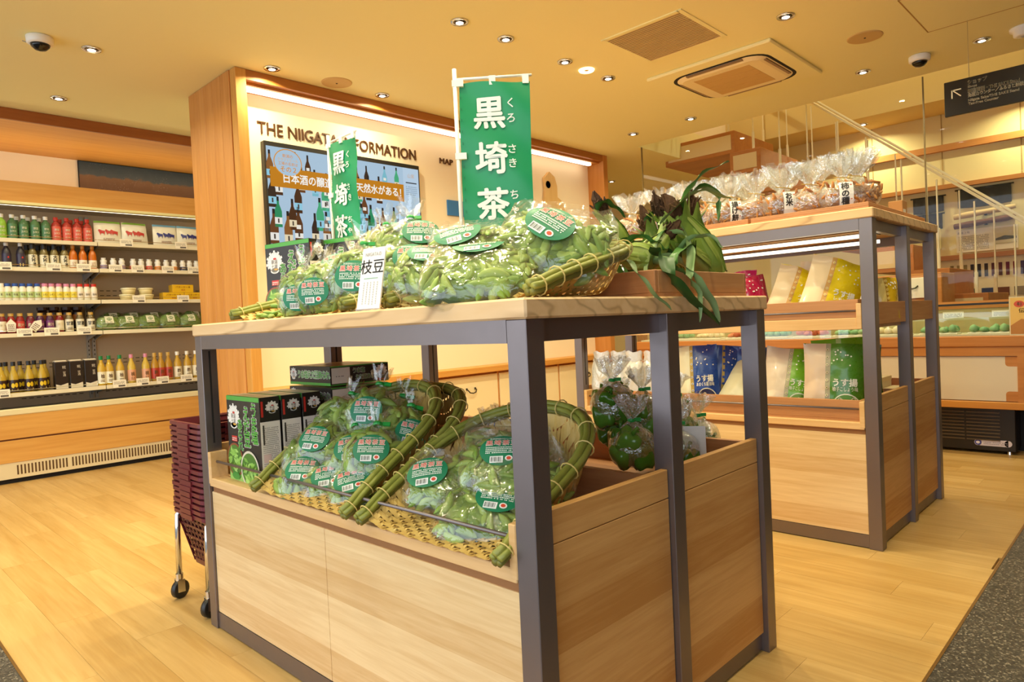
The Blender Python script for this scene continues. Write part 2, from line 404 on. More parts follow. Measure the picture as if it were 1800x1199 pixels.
# ------------------------------------------------------------------ ceiling fixtures
M_lampglow = mat('lamp_glow', '#fff4dc', .3, emit=10)
dl_ring = MB().lathe([(.034, -.004), (.046, -.006), (.048, 0), (.03, 0)], 20, caps=False).mesh('trim_ring', M_chrome, True)
dl_cone = MB().lathe([(.034, -.004), (.026, -.0005), (.010, -.0003)], 16, caps=True).mesh('reflector', mat('dark_reflector', '#7a6248', .18, metal=.9), True)
dl_lamp = MB().lathe([(.020, -.0085), (.018, -.0095), (.004, -.010)], 14).mesh('lamp', M_lampglow)
def lamp_light(parent, w, size=.036, spread=155):
    L = bpy.data.lights.new('downlight_beam', 'AREA'); L.shape = 'DISK'; L.size = size; L.energy = w; L.color = LAMP_COL; L.spread = rad(spread)
    o = bpy.data.objects.new('downlight_beam', L); COL.objects.link(o); o.parent = parent; o.matrix_local = T(0, 0, -.012)
    return o
seen = [(2.439, 2.637), (2.776, 2.632), (3.292, 2.635), (3.735, 2.635), (2.776, 3.801), (1.998, 3.813), (1.142, 4.147), (3.734, 1.468), (5.015, 1.471), (5.021, .806), (5.017, 2.757), (5.012, 3.302)]
where = ['topmost over the large banner', 'just right of the topmost one', 'left of the glowing ring lamp', 'right of the glowing ring lamp', 'above the light strip of the information wall', 'at the upper left corner of the information wall',
         'beside the dome camera at the left', 'above and right of the slatted vent', 'left of the dome camera near the hanging sign', 'above the hanging direction sign', 'over the wooden staircase', 'near the right end of the information wall']
unseen = [(1.5, 1.35), (1.0, 1.9), (1.45, 2.1), (1.75, 2.635), (1.0, 2.9), (2.4, 1.468), (3.0, 1.468), (.6, 1.3), (1.2, .6), (2.4, .6), (3.4, .5), (.4, 3.4), (.45, 4.5), (1.2, 5.1), (2.2, 5.0), (.2, 5.2), (6.5, 4.6), (-.4, 1.8), (-.2, .6)]
for i, (x, y) in enumerate(seen + unseen):
    if i < len(seen): lab = 'small recessed ceiling downlight, ' + where[i]
    else: lab = 'recessed ceiling downlight out of the picture, %s along the aisle' % ORD[i - len(seen)]
    t = thing('downlight', lab, 'ceiling light', (x, y, ZC), 'recessed downlights')
    put('trim_ring', dl_ring, t); put('reflector', dl_cone, t); put('lamp', dl_lamp, t)
    lamp_light(t, LAMP_W * (1.0 if i != 16 + len(seen) else 1.5))
t = thing('ring_lamp', 'round glowing ceiling lamp with a dark centre between two downlights', 'ceiling light', (3.509, 2.638, ZC))
MB().lathe([(.018, -.002), (.026, -.008), (.046, -.008), (.05, 0)], 24, caps=False).build('glowing_ring', mat('ring_glow', '#ffe6a8', .4, emit=6), t, True)
MB().lathe([(.017, -.001), (.01, -.006), (.002, -.006)], 16).build('hub', mat('ring_hub', '#c59a50', .6), t)
# far-room lamps light the stairs and display wall
for i, (x, y, z) in enumerate(((6.6, 1.6, 4.3), (6.6, 2.9, 4.3), (7.45, .9, 2.8), (7.45, 2.2, 2.8), (6.4, .3, 4.3))):
    t = thing('downlight', 'recessed downlight in the room behind the stairs, %s' % ['high over the landing', 'high over the upper steps', 'before the swatch display', 'before the pale panels', 'high at the near corner'][i], 'ceiling light', (x, y, z), 'lamps behind the stairs')
    put('trim_ring', dl_ring, t); put('reflector', dl_cone, t); put('lamp', dl_lamp, t); lamp_light(t, LAMP_W * 1.25)

def dome(x, y, lab, yaw):
    t = thing('dome_camera', lab, 'security camera', T(x, y, ZC) @ Rz(yaw))
    MB().lathe([(.052, -.04), (.060, -.034), (.062, -.004), (.055, 0)], 26).build('housing', M_white, t, True)
    MB().lathe([(.004, -.072), (.025, -.066), (.040, -.052), (.046, -.038), (.03, -.036)], 22).build('dome', mat('dome_glass', '#0e0c0b', .08), t, True)
    MB().box(.02, .05, -.0625, -.0605, -.026, -.021).build('marking', M_grey, t)
dome(.908, 4.143, 'white dome security camera with black lens at the left of the ceiling', 200)
dome(5.002, 1.134, 'white dome security camera with black lens near the hanging sign', 30)
t = thing('smoke_detector', 'round white ceiling detector at the right edge', 'detector', (5.001, .60, ZC))
MB().lathe([(.03, -.05), (.05, -.045), (.052, -.02), (.068, -.015), (.07, 0)], 26).build('housing', M_white, t, True)
MB().lathe([(.004, -.056), (.012, -.055), (.015, -.05)], 14).build('sensor', M_grey, t)
for x, y, lab in ((2.417, 3.784, 'flat round ceiling speaker above the light strip of the information wall'), (4.391, 1.272, 'flat round ceiling speaker between the air conditioner and the hanging sign')):
    t = thing('ceiling_speaker', lab, 'speaker', (x, y, ZC), 'round ceiling speakers')
    MB().lathe([(.088, -.006), (.094, -.004), (.096, 0)], 32).build('grille', mat('speaker_grille', '#d2b070', .8, bump=.6, bscale=900), t)
    MB().lathe([(.006, -.008), (.006, -.006)], 10).build('screw', M_dark, t)
# slatted vent
t = thing('ceiling_vent', 'square slatted return-air vent flush in the ceiling', 'vent', (3.465, 2.05, ZC))
vw = .235
m = MB()
for a in (-1, 1): m.box(-vw - .02, vw + .02, a * vw - .012 + a * .008, a * vw + .012 + a * .008, -.006, 0); m.box(a * vw - .012 + a * .008, a * vw + .012 + a * .008, -vw, vw, -.006, 0)
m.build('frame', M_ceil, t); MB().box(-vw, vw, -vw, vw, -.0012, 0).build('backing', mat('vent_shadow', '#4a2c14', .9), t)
sl = MB().box(0, .009, -vw, vw, -.0055, -.0012).mesh('slat', mat('vent_slat', '#d9b878', .7))
for k in range(23): put('slat', sl, t, T(-vw + .006 + k * .0205, 0, 0))
# air conditioner cassette
t = thing('air_conditioner', 'square ceiling cassette air conditioner with rounded outlet and mesh grille', 'air conditioner', (4.355, 2.062, ZC))
M_acw = mat('ac_plastic', '#ecd9a8', .5)
MB().box(-.41, .41, -.418, .418, -.022, 0, bev=.006).build('panel', M_ceil, t)
def rrect(hx, hy, r, n=6):
    P = []
    for cx, cy, a0 in ((hx - r, hy - r, 0), (-hx + r, hy - r, 90), (-hx + r, -hy + r, 180), (hx - r, -hy + r, 270)):
        for k in range(n + 1): a = rad(a0 + 90 * k / n); P.append((cx + r * cos(a), cy + r * sin(a)))
    return P
P0, P1, P2 = rrect(.315, .325, .13), rrect(.295, .305, .12), rrect(.255, .265, .06)
n = len(P0)
m = MB(); m.add([(x, y, -.0225) for x, y in P0] + [(x, y, -.0235) for x, y in P1], [(k, n + k, n + (k + 1) % n, (k + 1) % n) for k in range(n)]); m.build('outlet_slot', M_dark, t)
m = MB(); m.add([(x, y, -.0235) for x, y in P1] + [(x, y, -.040) for x, y in P2], [(k, n + k, n + (k + 1) % n, (k + 1) % n) for k in range(n)] + [tuple(n + k for k in reversed(range(n)))]); m.build('intake_cover', M_acw, t)
for sx, sy, r in ((0, 1, 0), (0, -1, 180), (1, 0, -90), (-1, 0, 90)):
    MB().box(-.19, .19, .272, .298, -.034, -.026, M=Rz(r) @ T(0, 0, 0)).build('flap', mat('ac_flap', '#8a6a48', .4), t)
for k in range(4): MB().box(-.20 + k * .101, -.103 + k * .101, -.19, .19, -.0415, -.0402).build('mesh_grille', mat('ac_mesh', '#cfa868', .8, bump=.5, bscale=700), t)

# hanging direction sign
t = thing('hanging_sign', 'black hanging direction sign with cream arrow and Japanese lettering', 'sign', T(4.6, .925, 2.036))
MB().box(0, .018, -.95, 0, 0, .195, bev=.002).build('board', mat('sign_black', '#17130f', .22), t)
MB().tube([(.009, -.12, .19), (.009, -.12, .514)], .002, 6).build('hanger', M_chrome, t); MB().tube([(.009, -.85, .19), (.009, -.85, .514)], .002, 6).build('hanger', M_chrome, t)
a = Art(); cr = '#fbeac0'
ax, ay = .055, .118
for p in ([(ax - .02, ay + .026), (ax - .02, ay - .022), (ax - .014, ay - .022), (ax - .014, ay + .02), (ax + .028, ay + .02), (ax + .028, ay + .026)],
          [(ax - .018, ay + .024), (ax - .014, ay + .027), (ax + .028, ay - .014), (ax + .024, ay - .018)]): a.poly(p, cr)
for tx, y, h, b, wm in (('ショップ', .167, .024, .02, .09), ('Shops', .143, .016, .02, .05), ('新潟清酒・THE SAKE Stand', .117, .022, .02, .235), ('免税カウンター／ふるさと納税（自販機）', .094, .020, .02, .33), ('Niigata Sake/THE SAKE Stand', .068, .017, .02, .24), ('Tax-Free Counter', .048, .017, .02, .14)):
    a.text(tx, .115, y, h, cr, .035, align='l', wmax=wm)
put('lettering', a.mesh('lettering', face((0, 0, 0), (0, -1, 0), (0, 0, 1)), mk=lambda c: mat('sign_cream', c, .4)), t)
# ------------------------------------------------------------------ information wall (wooden portal with screen)
u = thing('information_wall', 'wide wooden portal wall lettered THE NIIGATA INFORMATION, with light strip and drawers', 'wall unit')
UX0, UX1, UY0, UY1 = 1.816, 5.467, 3.911, 4.58
body = MB(); body.box(UX0 + .02, UX1 - .02, 4.1, UY1, 0, ZC - .003); body.build('screen_wall', M_cream, u)
side = MB().box(UX0 + .002, UX0 + .03, UY0 + .07, UY1, 0, ZC - .002).build('side_panel', M_oak, u)
for k in range(5):
    y0 = UY0 + .075 + k * .1215
    MB().box(UX0 - .006, UX0 + .002, y0, y0 + .118, 0, ZC - .002, bev=.002).build('plank', M_oak, side)
MB().box(UX0, UX0 + .066, UY0, UY0 + .07, 0, ZC - .002, bev=.002).build('jamb', wood('jamb_wood', '#bd8136', '#d6a052', 'z', 60, .5), u)
MB().box(UX0 + .03, UX0 + .066, UY0 + .07, 4.1, .64, ZC - .08).build('inner_lining', M_oak, u)
MB().box(UX1 - .066, UX1, UY0, UY1, 0, ZC - .002, bev=.002).build('jamb', M_oak, u)
MB().box(UX0 + .066, UX1 - .066, UY0 + .004, UY0 + .05, 2.49, ZC - .002).build('fascia', wood('fascia_wood', '#9a5a20', '#b57634', 'x', 55, .5), u)
MB().box(UX0 + .066, UX1 - .066, UY0 + .05, 4.1, 2.475, ZC - .002).build('soffit_board', M_oakx, u)
MB().box(UX0 + .10, UX1 - .16, 3.985, 4.02, 2.452, 2.475).build('light_strip', mat('strip_glow', '#fff0d2', .3, emit=4.5), u, label='glowing linear light strip')
MB().box(UX0 + .066, UX1 - .066, 3.925, 4.1, .595, .642, bev=.003).build('sill', wood('sill_wood', '#c08236', '#d8a052', 'x', 60, .45), u)
MB().box(UX0 + .03, UX1 - .03, 4.0, 4.1, 0, .595).build('cabinet_body', M_oakx, u)
M_drw = mat('drawer_cream', '#ecdcb4', .55)
dx = [1.89, 2.39, 3.155, 3.92, 4.685, 5.40]
for k in range(5):
    dwr = MB().box(dx[k] + .012, dx[k + 1] - .012, 3.975, 4.0, .09, .575, bev=.002).build('drawer', M_drw, u)
    cx = (dx[k] + dx[k + 1]) / 2 + (.07 if k == 2 else .03)
    m = MB(); m.tube([(cx - .045, 3.975, .475), (cx - .045, 3.957, .468), (cx - .03, 3.950, .448), (cx, 3.948, .442), (cx + .03, 3.950, .448), (cx + .045, 3.957, .468), (cx + .045, 3.975, .475)], .005, 6)
    m.box(cx - .052, cx - .038, 3.970, 3.976, .468, .484); m.box(cx + .038, cx + .052, 3.970, 3.976, .468, .484)
    m.build('handle', mat('iron_handle', '#3b3026', .5, metal=.6), dwr, True)
    MB().box(dx[k + 1] - .010, dx[k + 1] + .010, 3.985, 4.0, .06, .59).build('stile', M_oak, u)
MB().box(UX0 + .03, UX1 - .03, 3.99, 4.0, 0, .085).build('plinth', M_oakx, u)
# raised lettering, pinned to the wall
M_let = mat('bronze_letters', '#5b3a22', .4, metal=.3)
def raised(txt, x0, x1, zc, h, name, parent, sp=1.0, lab=None):
    V, F, a, b, c, d = glyphs(txt, .0, 3)
    k = h / .72; kx = (x1 - x0) / (b - a); m = MB(); nV = len(V)
    P = [(x0 + (x - a) * kx, 4.099, zc + (y - .36) * k) for x, y in V]; Q = [(p[0], 4.090, p[2]) for p in P]
    m.add(P, F); m.add(Q, F)
    ec = {}
    for f in F:
        for i in range(len(f)): e = (f[i], f[(i + 1) % len(f)]); ec[e] = 1
    S = [(e[0], e[1], e[1] + nV, e[0] + nV) for e in ec if (e[1], e[0]) not in ec]
    m.add(P + Q, S)
    # cut the run of text into single letters: islands of connected faces, joined where they overlap along x
    par = list(range(len(m.v)))
    def fd(i):
        while par[i] != i: par[i] = par[par[i]]; i = par[i]
        return i
    pos = {}
    for i, p in enumerate(m.v):
        kk = (round(p[0], 5), round(p[2], 5))
        if kk in pos: par[fd(i)] = fd(pos[kk])
        else: pos[kk] = i
    for f in m.f:
        for i in f[1:]: par[fd(i)] = fd(f[0])
    isl = {}
    for f in m.f: isl.setdefault(fd(f[0]), []).append(f)
    grp = []
    for fs in sorted(isl.values(), key=lambda q: min(m.v[i][0] for f in q for i in f)):
        xs = [m.v[i][0] for f in fs for i in f]
        if grp and min(xs) < grp[-1][0] - .003: grp[-1][1].extend(fs); grp[-1][0] = max(grp[-1][0], max(xs))
        else: grp.append([max(xs), list(fs)])
    for _, fs in grp:
        mb = MB(); mb.add(m.v, fs)
        us = sorted({i for f in fs for i in f}); mp = {o: k for k, o in enumerate(us)}
        mb.v = [mb.v[i] for i in us]; mb.f = [tuple(mp[i] for i in f) for f in fs]
        mb.build('letter', M_let, parent)
a = ony(453, 222, 4.09); b = ony(731, 270, 4.09)
raised('THE NIIGATA INFORMATION', a.x, b.x, (a.z + b.z) / 2 - .005, .078, 'lettering', u)
raised('MAP', 3.505, 3.64, 2.272, .045, 'lettering', u)
# small picture beside the screen, half behind the banner
MB().box(3.56, 3.80, 4.086, 4.099, 1.85, 1.97).build('map_picture', mat('map_blue', '#2f74b8', .4), u, label='small blue map picture')

# television
tv = thing('television', 'large wall screen showing rows of sake bottles and an orange title band', 'screen', T(2.041, 4.098, 1.50))
TW, TH = 1.222, .687
MB().box(0, TW, -.045, 0, 0, TH, bev=.003).build('casing', M_black, tv)
a = Art(); TVS = .85
gl = lambda c: glow(c, TVS)
MBL = '#a9c3d8'
a.rect(.012, .030, TW - .012, TH - .03, MBL, 0)
a.rect(TW - .155, .030, TW - .012, TH - .03, '#b7cde0', 1)
rb = random.Random(3)
def bottle2d(a, x, y, h, cb, cl, band):
    w = h * .13
    a.poly([(x - w, y), (x + w, y), (x + w, y + h * .52), (x + w * .75, y + h * .62), (x + w * .34, y + h * .76), (x + w * .3, y + h), (x - w * .3, y + h), (x - w * .34, y + h * .76), (x - w * .75, y + h * .62), (x - w, y + h * .52)], cb, 2)
    a.rect(x - w, y + h * .10, x + w, y + h * (.24 if band else .32), cl, 3)
    a.rect(x - w * .3, y + h * .86, x + w * .3, y + h, '#2a2422', 3)
    if band: a.rect(x - w * .55, y + h * .36, x + w * .55, y + h * .48, '#e7e3d8', 3)
    a.rect(x - w * .2, y + h * .14, x + w * .2, y + h * .28, '#4a4038', 4)
cbs = ['#5d3a22', '#6b4326', '#2f8a5c', '#49a878', '#3c2c22', '#7ab8c8', '#4c2f1c', '#8a5a2e']
for row in range(5):
    for k in range(13):
        x = .05 + k * .086 + rb.uniform(-.02, .02) + (row % 2) * .04; h = rb.uniform(.15, .185) * (1.0 + .30 * (4 - row) / 4)
        y = .05 + row * .105 + rb.uniform(-.022, .022)
        if x > TW - .18 or y + h > TH - .04 or rb.random() < .16: continue
        bottle2d(a, x, y, h, rb.choice(cbs), rb.choice(['#e9e6dd', '#dcd8cc', '#8fc7dc', '#e4d4b0']), rb.random() < .4)
a.rect(.03, .405, TW - .155, .53, '#c07d1c', 5)
a.text('日本酒の醸造技術と天然水がある！', .12, .467, .060, '#f2efe6', .025, 6, align='l', wmax=.92)
a.ell(.155, .565, .098, .088, '#d9922c', 6); a.ell(.155, .565, .092, .082, MBL, 7)
a.text('新潟の', .155, .607, .022, '#d98f2a', .01, 8); a.text('クラフトビール', .155, .582, .020, '#e3b06a', .01, 8, wmax=.14); a.text('工場の名前は', .155, .558, .020, '#d98f2a', .01, 8, wmax=.14)
a.text('その２', .155, .522, .036, '#d98f2a', .015, 8)
X = TW - .083
a.text('山紫', X, .60, .03, '#c9a98a', 0, 3); a.rect(X - .05, .545, X + .05, .553, '#37383c', 3)
a.lines(X - .05, X + .05, .46, .53, 5, '#8fa3b4', 3, rb); a.lines(X - .05, X + .05, .135, .15, 1, '#4b4f55', 3, rb)
a.poly([(X - .02, .12), (X + .02, .12), (X, .10)], '#24242a', 3); a.text('新潟県', X, .075, .02, '#4b4f55', 0, 3)
a.rect(TW / 2 - .02, .008, TW / 2 + .02, .02, '#555555', 1)
put('screen', a.mesh('screen', face((0, -.045, 0), (1, 0, 0), (0, 0, 1)), mk=gl, step=.0003), tv)

# carved wooden map shape on the wall, near the right end
p0 = ony(972, 340, 4.08)
sh = [(-.10, -.22), (-.13, -.05), (-.11, .06), (-.12, .16), (-.05, .22), (.02, .18), (.05, .10), (.05, 0), (.12, -.04), (.15, -.12), (.13, -.20), (.02, -.25)]
t = thing('wall_relief', 'pale carved wooden map relief hung on the wall beyond the large banner', 'wall decoration', T(p0.x, 4.098, p0.z - .03))
m = MB(); n = len(sh); m.add([(x, 0, z) for x, z in sh] + [(x, -.03, z) for x, z in sh], [tuple(range(n)), tuple(n + k for k in reversed(range(n)))] + [(k, (k + 1) % n, n + (k + 1) % n, n + k) for k in range(n)])
m.build('relief', wood('relief_wood', '#cfa562', '#e3c285', 'z', 40, .6), t)
MB().lathe([(.03, -.012), (.034, 0)], 16, M=T(-.075, -.03, .10) @ Rx(90)).build('badge', mat('badge', '#8d7a5c', .4), t)
# ------------------------------------------------------------------ display tables (steel frame, ash top and boxes)
M_steel = mat('gunmetal', '#817777', .38, metal=.8, bump=.05, bscale=25)
M_ash = wood('ash_top', '#d9ad74', '#ecc99a', 'y', 32, .45, stretch=7, rings=7)
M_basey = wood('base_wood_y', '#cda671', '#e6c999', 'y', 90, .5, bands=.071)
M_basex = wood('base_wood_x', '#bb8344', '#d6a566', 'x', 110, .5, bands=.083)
M_trayw = wood('tray_wood', '#d2a468', '#e6c08c', 'y', 70, .5)
M_cedar = wood('cedar_tray', '#ab7346', '#c68f60', 'y', 90, .55)
M_cedarx = wood('cedar_tray_x', '#b57a48', '#cf9a66', 'x', 90, .55)
PXs = ((.0, .05), (.480, .530), (.955, 1.005))

def table_frame(t, H, lower_open=True):
    """local frame: x 0..1.005 (depth), y 0..1.517 (length), origin at the near corner of the floor"""
    D, Lg = 1.005, 1.517
    for ys in (0, Lg - .05):
        for i, (a, b) in enumerate(PXs):
            lg = MB().box(a, b, ys, ys + .05, 0, H - .039, bev=.0015).build('leg', M_steel, t)
            yy = ys + .05 if ys == 0 else ys
            MB().box(a + .022, a + .028, yy - .0006, yy + .0006, .62, H - .09).build('slot', M_dark, lg)
        y0 = ys + .022 if ys == 0 else ys
        for a, b in ((.05, .48), (.53, .955)):
            MB().box(a, b, y0, y0 + .028, H - .083, H - .039).build('top_rail', M_steel, t)
            MB().box(a, b, y0, y0 + .028, .004, .055).build('bottom_rail', M_steel, t)
    for x0 in (0, .965):
        MB().box(x0, x0 + .04, .05, Lg - .05, H - .083, H - .039).build('top_rail', M_steel, t)
        MB().box(x0 + .006, x0 + .04, .05, Lg - .05, .004, .055).build('bottom_rail', M_steel, t)
    MB().box(-.005, 1.015, -.006, Lg + .006, H - .039, H, bev=.004).build('tabletop', M_ash, t)

def base_box(t, H):
    D, Lg = 1.005, 1.517
    # front and back panels
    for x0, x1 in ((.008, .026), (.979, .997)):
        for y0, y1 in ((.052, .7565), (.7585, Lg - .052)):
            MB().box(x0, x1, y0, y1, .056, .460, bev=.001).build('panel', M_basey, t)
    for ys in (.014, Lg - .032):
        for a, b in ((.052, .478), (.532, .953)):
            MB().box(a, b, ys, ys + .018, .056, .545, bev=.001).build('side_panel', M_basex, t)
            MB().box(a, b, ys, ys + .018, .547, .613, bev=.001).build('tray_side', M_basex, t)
    MB().box(.03, .975, .034, Lg - .034, .44, .475).build('deck', M_cedar, t)
    # front tray with lip, end cheeks and a steel guard rod
    MB().box(.001, .05, .054, Lg - .054, .480, .508, bev=.002).build('tray_lip', M_trayw, t)
    MB().box(.05, .44, .034, Lg - .034, .480, .506).build('tray_floor', M_trayw, t)
    MB().box(.44, .46, .034, Lg - .034, .476, .60).build('tray_back', M_cedar, t)
    MB().box(.46, .975, .034, Lg - .034, .476, .50).build('rear_tray_floor', M_cedar, t)
    MB().box(.957, .975, .034, Lg - .034, .50, .60).build('rear_tray_side', M_cedar, t)
    for y0 in (.051, Lg - .071):
        MB().box(0, .058, y0, y0 + .02, .487, .593, bev=.002).build('cheek', M_trayw, t)
    MB().box(.012, .03, .054, Lg - .054, .460, .482).build('shadow_rail', mat('shadow_rail_wood', '#96663a', .6), t)
    MB().tube([(.022, .062, .560), (.022, Lg - .062, .560)], .0045, 8).build('guard_rod', M_steel, t, True)

MT = thing('display_table', 'steel and ash display table in front, piled with edamame', 'table', (.905, .842, 0))
table_frame(MT, 1.017); base_box(MT, 1.017)
ZT, ZTR = 1.017, .506

RT = thing('display_table', 'taller steel and wood display table behind, with snack bags on it', 'table', (2.920, .842, 0))
table_frame(RT, 1.362); base_box(RT, 1.362)
# upper shelf of the rear table
Lg = 1.517
MB().box(.012, .50, .036, Lg - .036, .885, .905).build('upper_shelf', M_trayw, RT)
MB().box(.006, .03, .054, Lg - .054, .883, .930, bev=.002).build('upper_lip', M_trayw, RT)
for y0 in (.051, Lg - .071): MB().box(0, .058, y0, y0 + .02, .884, .988, bev=.002).build('cheek', M_trayw, RT)
MB().tube([(.022, .062, .958), (.022, Lg - .062, .958)], .0045, 8).build('guard_rod', M_steel, RT, True)
for ys in (.014, Lg - .032):
    for a, b in ((.052, .478), (.532, .953)): MB().box(a, b, ys, ys + .018, .90, .99, bev=.001).build('shelf_cheek', M_cedarx, RT)
for x0, y0, y1 in ((.10, .06, Lg - .06),):
    for k in range(2):
        x = .10 + k * .20
        o = MB().tube([(x, y0, 1.262 - .012 * k), (x, y1, 1.262 - .012 * k)], .008, 10).build('light_tube', mat('tube_glow', '#fff1d0', .3, emit=2.5), RT, True, label='glowing light tube under the top')
    MB().box(.09, .32, y0, y1, 1.279, 1.30).build('light_reflector', mat('reflector_cream', '#a37b48', .6), RT)
def crate(name, lab, M, w, d, h, th=.012, ma=M_cedar, mb=M_cedarx, cat='tray', group=None):
    """open box: w along x, d along y"""
    t = thing(name, lab, cat, M, group)
    MB().box(0, w, 0, d, 0, .010).build('bottom', ma, t)
    MB().box(0, th, 0, d, .010, h, bev=.0015).build('side', ma, t); MB().box(w - th, w, 0, d, .010, h, bev=.0015).build('side', ma, t)
    MB().box(th, w - th, 0, th, .010, h, bev=.0015).build('side', mb, t); MB().box(th, w - th, d - th, d, .010, h, bev=.0015).build('side', mb, t)
    return t
for k in range(3):
    crate('wooden_tray', ['shallow cedar tray of snack bags at the right front of the tall table top', 'shallow cedar tray of snack bags midway along the tall table top', 'shallow cedar tray of snack bags nearest the corn, on the tall table top'][k], (2.940, .858 + k * .497, 1.362), .50, .485, .026, group='snack trays')
crate('wooden_tray', 'shallow cedar tray behind the snack bags on the tall table top', (3.45, .875, 1.362), .42, .60, .034)
crate('wooden_tray', 'cedar tray holding the pink and yellow pouches on the upper shelf', (2.955, .915, .905), .42, .72, .10)
crate('wooden_tray', 'cedar tray holding the blue and green pouches on the lower shelf', (2.955, .915, .506), .40, 1.16, .088)
# corn crate on the front table
crate('corn_crate', 'low cedar crate full of corn at the table corner', (1.372, .862, ZT), .47, .36, .064, .015, M_cedar, M_cedarx, 'crate')

# ------------------------------------------------------------------ shopping baskets on a chrome trolley
tx, ty = .93, 2.415
t = thing('basket_trolley', 'chrome basket trolley on black casters beside the front table', 'trolley', (tx, ty, 0))
BW, BD = .44, .30
for i, (x, y) in enumerate(((0, .01), (0, .285), (.40, .01), (.40, .285))):
    c = MB(); c.lathe([(.030, -.011), (.034, -.009), (.034, .009), (.030, .011)], 20, M=T(x, y, .034) @ Rz(20) @ Rx(90)); w = c.build('caster', M_black, t, True)
    m = MB(); m.tube([(x, y, .066), (x, y, .092)], .014, 10)
    for s in (-1, 1): m.box(x - .013, x + .013, y + s * .016 - .0015, y + s * .016 + .0015, .026, .072)
    m.build('fork', M_chrome, w)
for y in (.01, .285):
    MB().tube([(0, y, .09), (.003, y, .25), (.006, y, .315), (.03, y, .338), (.20, y, .338), (.37, y, .338), (.394, y, .315), (.397, y, .25), (.40, y, .09)], .0105, 10).build('leg_frame', M_chrome, t, True)
for x in (.03, .37): MB().tube([(x, .01, .338), (x, .285, .338)], .008, 8).build('cross_bar', M_chrome, t, True)
M_maroon = mat('maroon_plastic', '#5e1f26', .38)
def basket_mesh():
    m = MB(); h = .215; tw, td, bw, bd = .215, .145, .165, .105          # half sizes top / bottom
    def W(z): k = z / h; return bw + (tw - bw) * k, bd + (td - bd) * k
    for z0, z1 in ((0, .022), (.058, .068), (.105, .115), (.150, .160), (.19, .215)):
        a0, b0 = W(z0); a1, b1 = W(z1); th = .004
        for s in (-1, 1):
            m.add([(-a0, s * b0, z0), (a0, s * b0, z0), (a1, s * b1, z1), (-a1, s * b1, z1), (-a0, s * (b0 - th), z0), (a0, s * (b0 - th), z0), (a1, s * (b1 - th), z1), (-a1, s * (b1 - th), z1)], [(0, 1, 2, 3), (7, 6, 5, 4), (3, 2, 6, 7), (4, 5, 1, 0)])
            m.add([(s * a0, -b0, z0), (s * a0, b0, z0), (s * a1, b1, z1), (s * a1, -b1, z1), (s * (a0 - th), -b0, z0), (s * (a0 - th), b0, z0), (s * (a1 - th), b1, z1), (s * (a1 - th), -b1, z1)], [(0, 1, 2, 3), (7, 6, 5, 4), (3, 2, 6, 7), (4, 5, 1, 0)])
    a0, b0 = W(.01); a1, b1 = W(.2)
    for k in range(17):
        q = -1 + 2 * k / 16
        for s in (-1, 1):
            m.add([(q * a0 - .003, s * b0, .01), (q * a0 + .003, s * b0, .01), (q * a1 + .003, s * b1, .2), (q * a1 - .003, s * b1, .2)], [(0, 1, 2, 3)])
            if k % 2 == 0: m.add([(s * a0, q * b0 - .003, .01), (s * a0, q * b0 + .003, .01), (s * a1, q * b1 + .003, .2), (s * a1, q * b1 - .003, .2)], [(0, 1, 2, 3)])
    m.box(-bw, bw, -bd, bd, 0, .004)
    return m.mesh('lattice_body', M_maroon)
bm_body = basket_mesh()
P = rrect(.225, .155, .03, 3); Q = rrect(.213, .143, .025, 3); n = len(P)
m = MB(); m.add([(x, y, .203) for x, y in P] + [(x, y, .216) for x, y in P] + [(x, y, .216) for x, y in Q], [(k, (k + 1) % n, n + (k + 1) % n, n + k) for k in range(n)] + [(n + k, n + (k + 1) % n, 2 * n + (k + 1) % n, 2 * n + k) for k in range(n)])
for s in (-1, 1):
    for q in (-.11, .11): m.box(q - .03, q + .03, s * .156 - .004, s * .156 + .004, .196, .213)
    m.box(s * .226 - .004, s * .226 + .004, -.05, .05, .196, .213)
bm_rim = m.mesh('rim', mat('maroon_rim', '#6b252c', .3))
m = MB(); m.tube([(-.09, -.143, .205), (-.09, -.138, .2105), (.09, -.138, .2105), (.09, -.143, .205)], .0035, 6); m.tube([(-.09, .143, .205), (-.09, .138, .2105), (.09, .138, .2105), (.09, .143, .205)], .0035, 6)
bm_handle = m.mesh('handle', mat('maroon_handle', '#4b161c', .35))
NB = 17
for k in range(NB):
    lab = 'maroon plastic shopping basket, ' + ('lowest of the trolley stack' if k == 0 else 'topmost of the trolley stack' if k == NB - 1 else '%s from the bottom of the trolley stack' % ORD[k])
    bt = thing('shopping_basket', lab, 'shopping basket', T(tx + .218 + R0.uniform(-.003, .003), ty + .148 + R0.uniform(-.003, .003), .128 + k * .0205) @ Rz(R0.uniform(-.8, .8)), 'nested shopping baskets')
    put('lattice_body', bm_body, bt); put('rim', bm_rim, bt); put('handle', bm_handle, bt)
# ------------------------------------------------------------------ open refrigerated wall shelf
M_frw = mat('fridge_enamel', '#cfc3aa', .45)
M_frb = mat('fridge_back', '#c6ae8c', .5)
FX0, FX1 = -.5, 3.05
fr = thing('refrigerated_shelf', 'open refrigerated wall shelf with honey wood fronts and two shelf bays', 'refrigerator', (0, 0, 0))
MB().box(FX0, FX1, 6.36, 6.44, .0, 2.14).build('back_panel', M_frb, fr)
MB().box(FX0, FX1, 5.99, 6.36, .36, .50).build('well', mat('fridge_well', '#8d8880', .5), fr)
MB().box(FX0, FX1, 5.99, 6.36, .50, .515).build('well_floor', mat('fridge_well2', '#9a948b', .5), fr)
MB().box(FX0, FX1, 5.945, 5.99, .485, .53, bev=.006).build('front_lip', mat('fridge_lip', '#e3d5a8', .35), fr)
MB().box(FX0, FX1, 5.95, 5.985, .318, .487, bev=.002).build('front_board', M_honey, fr)
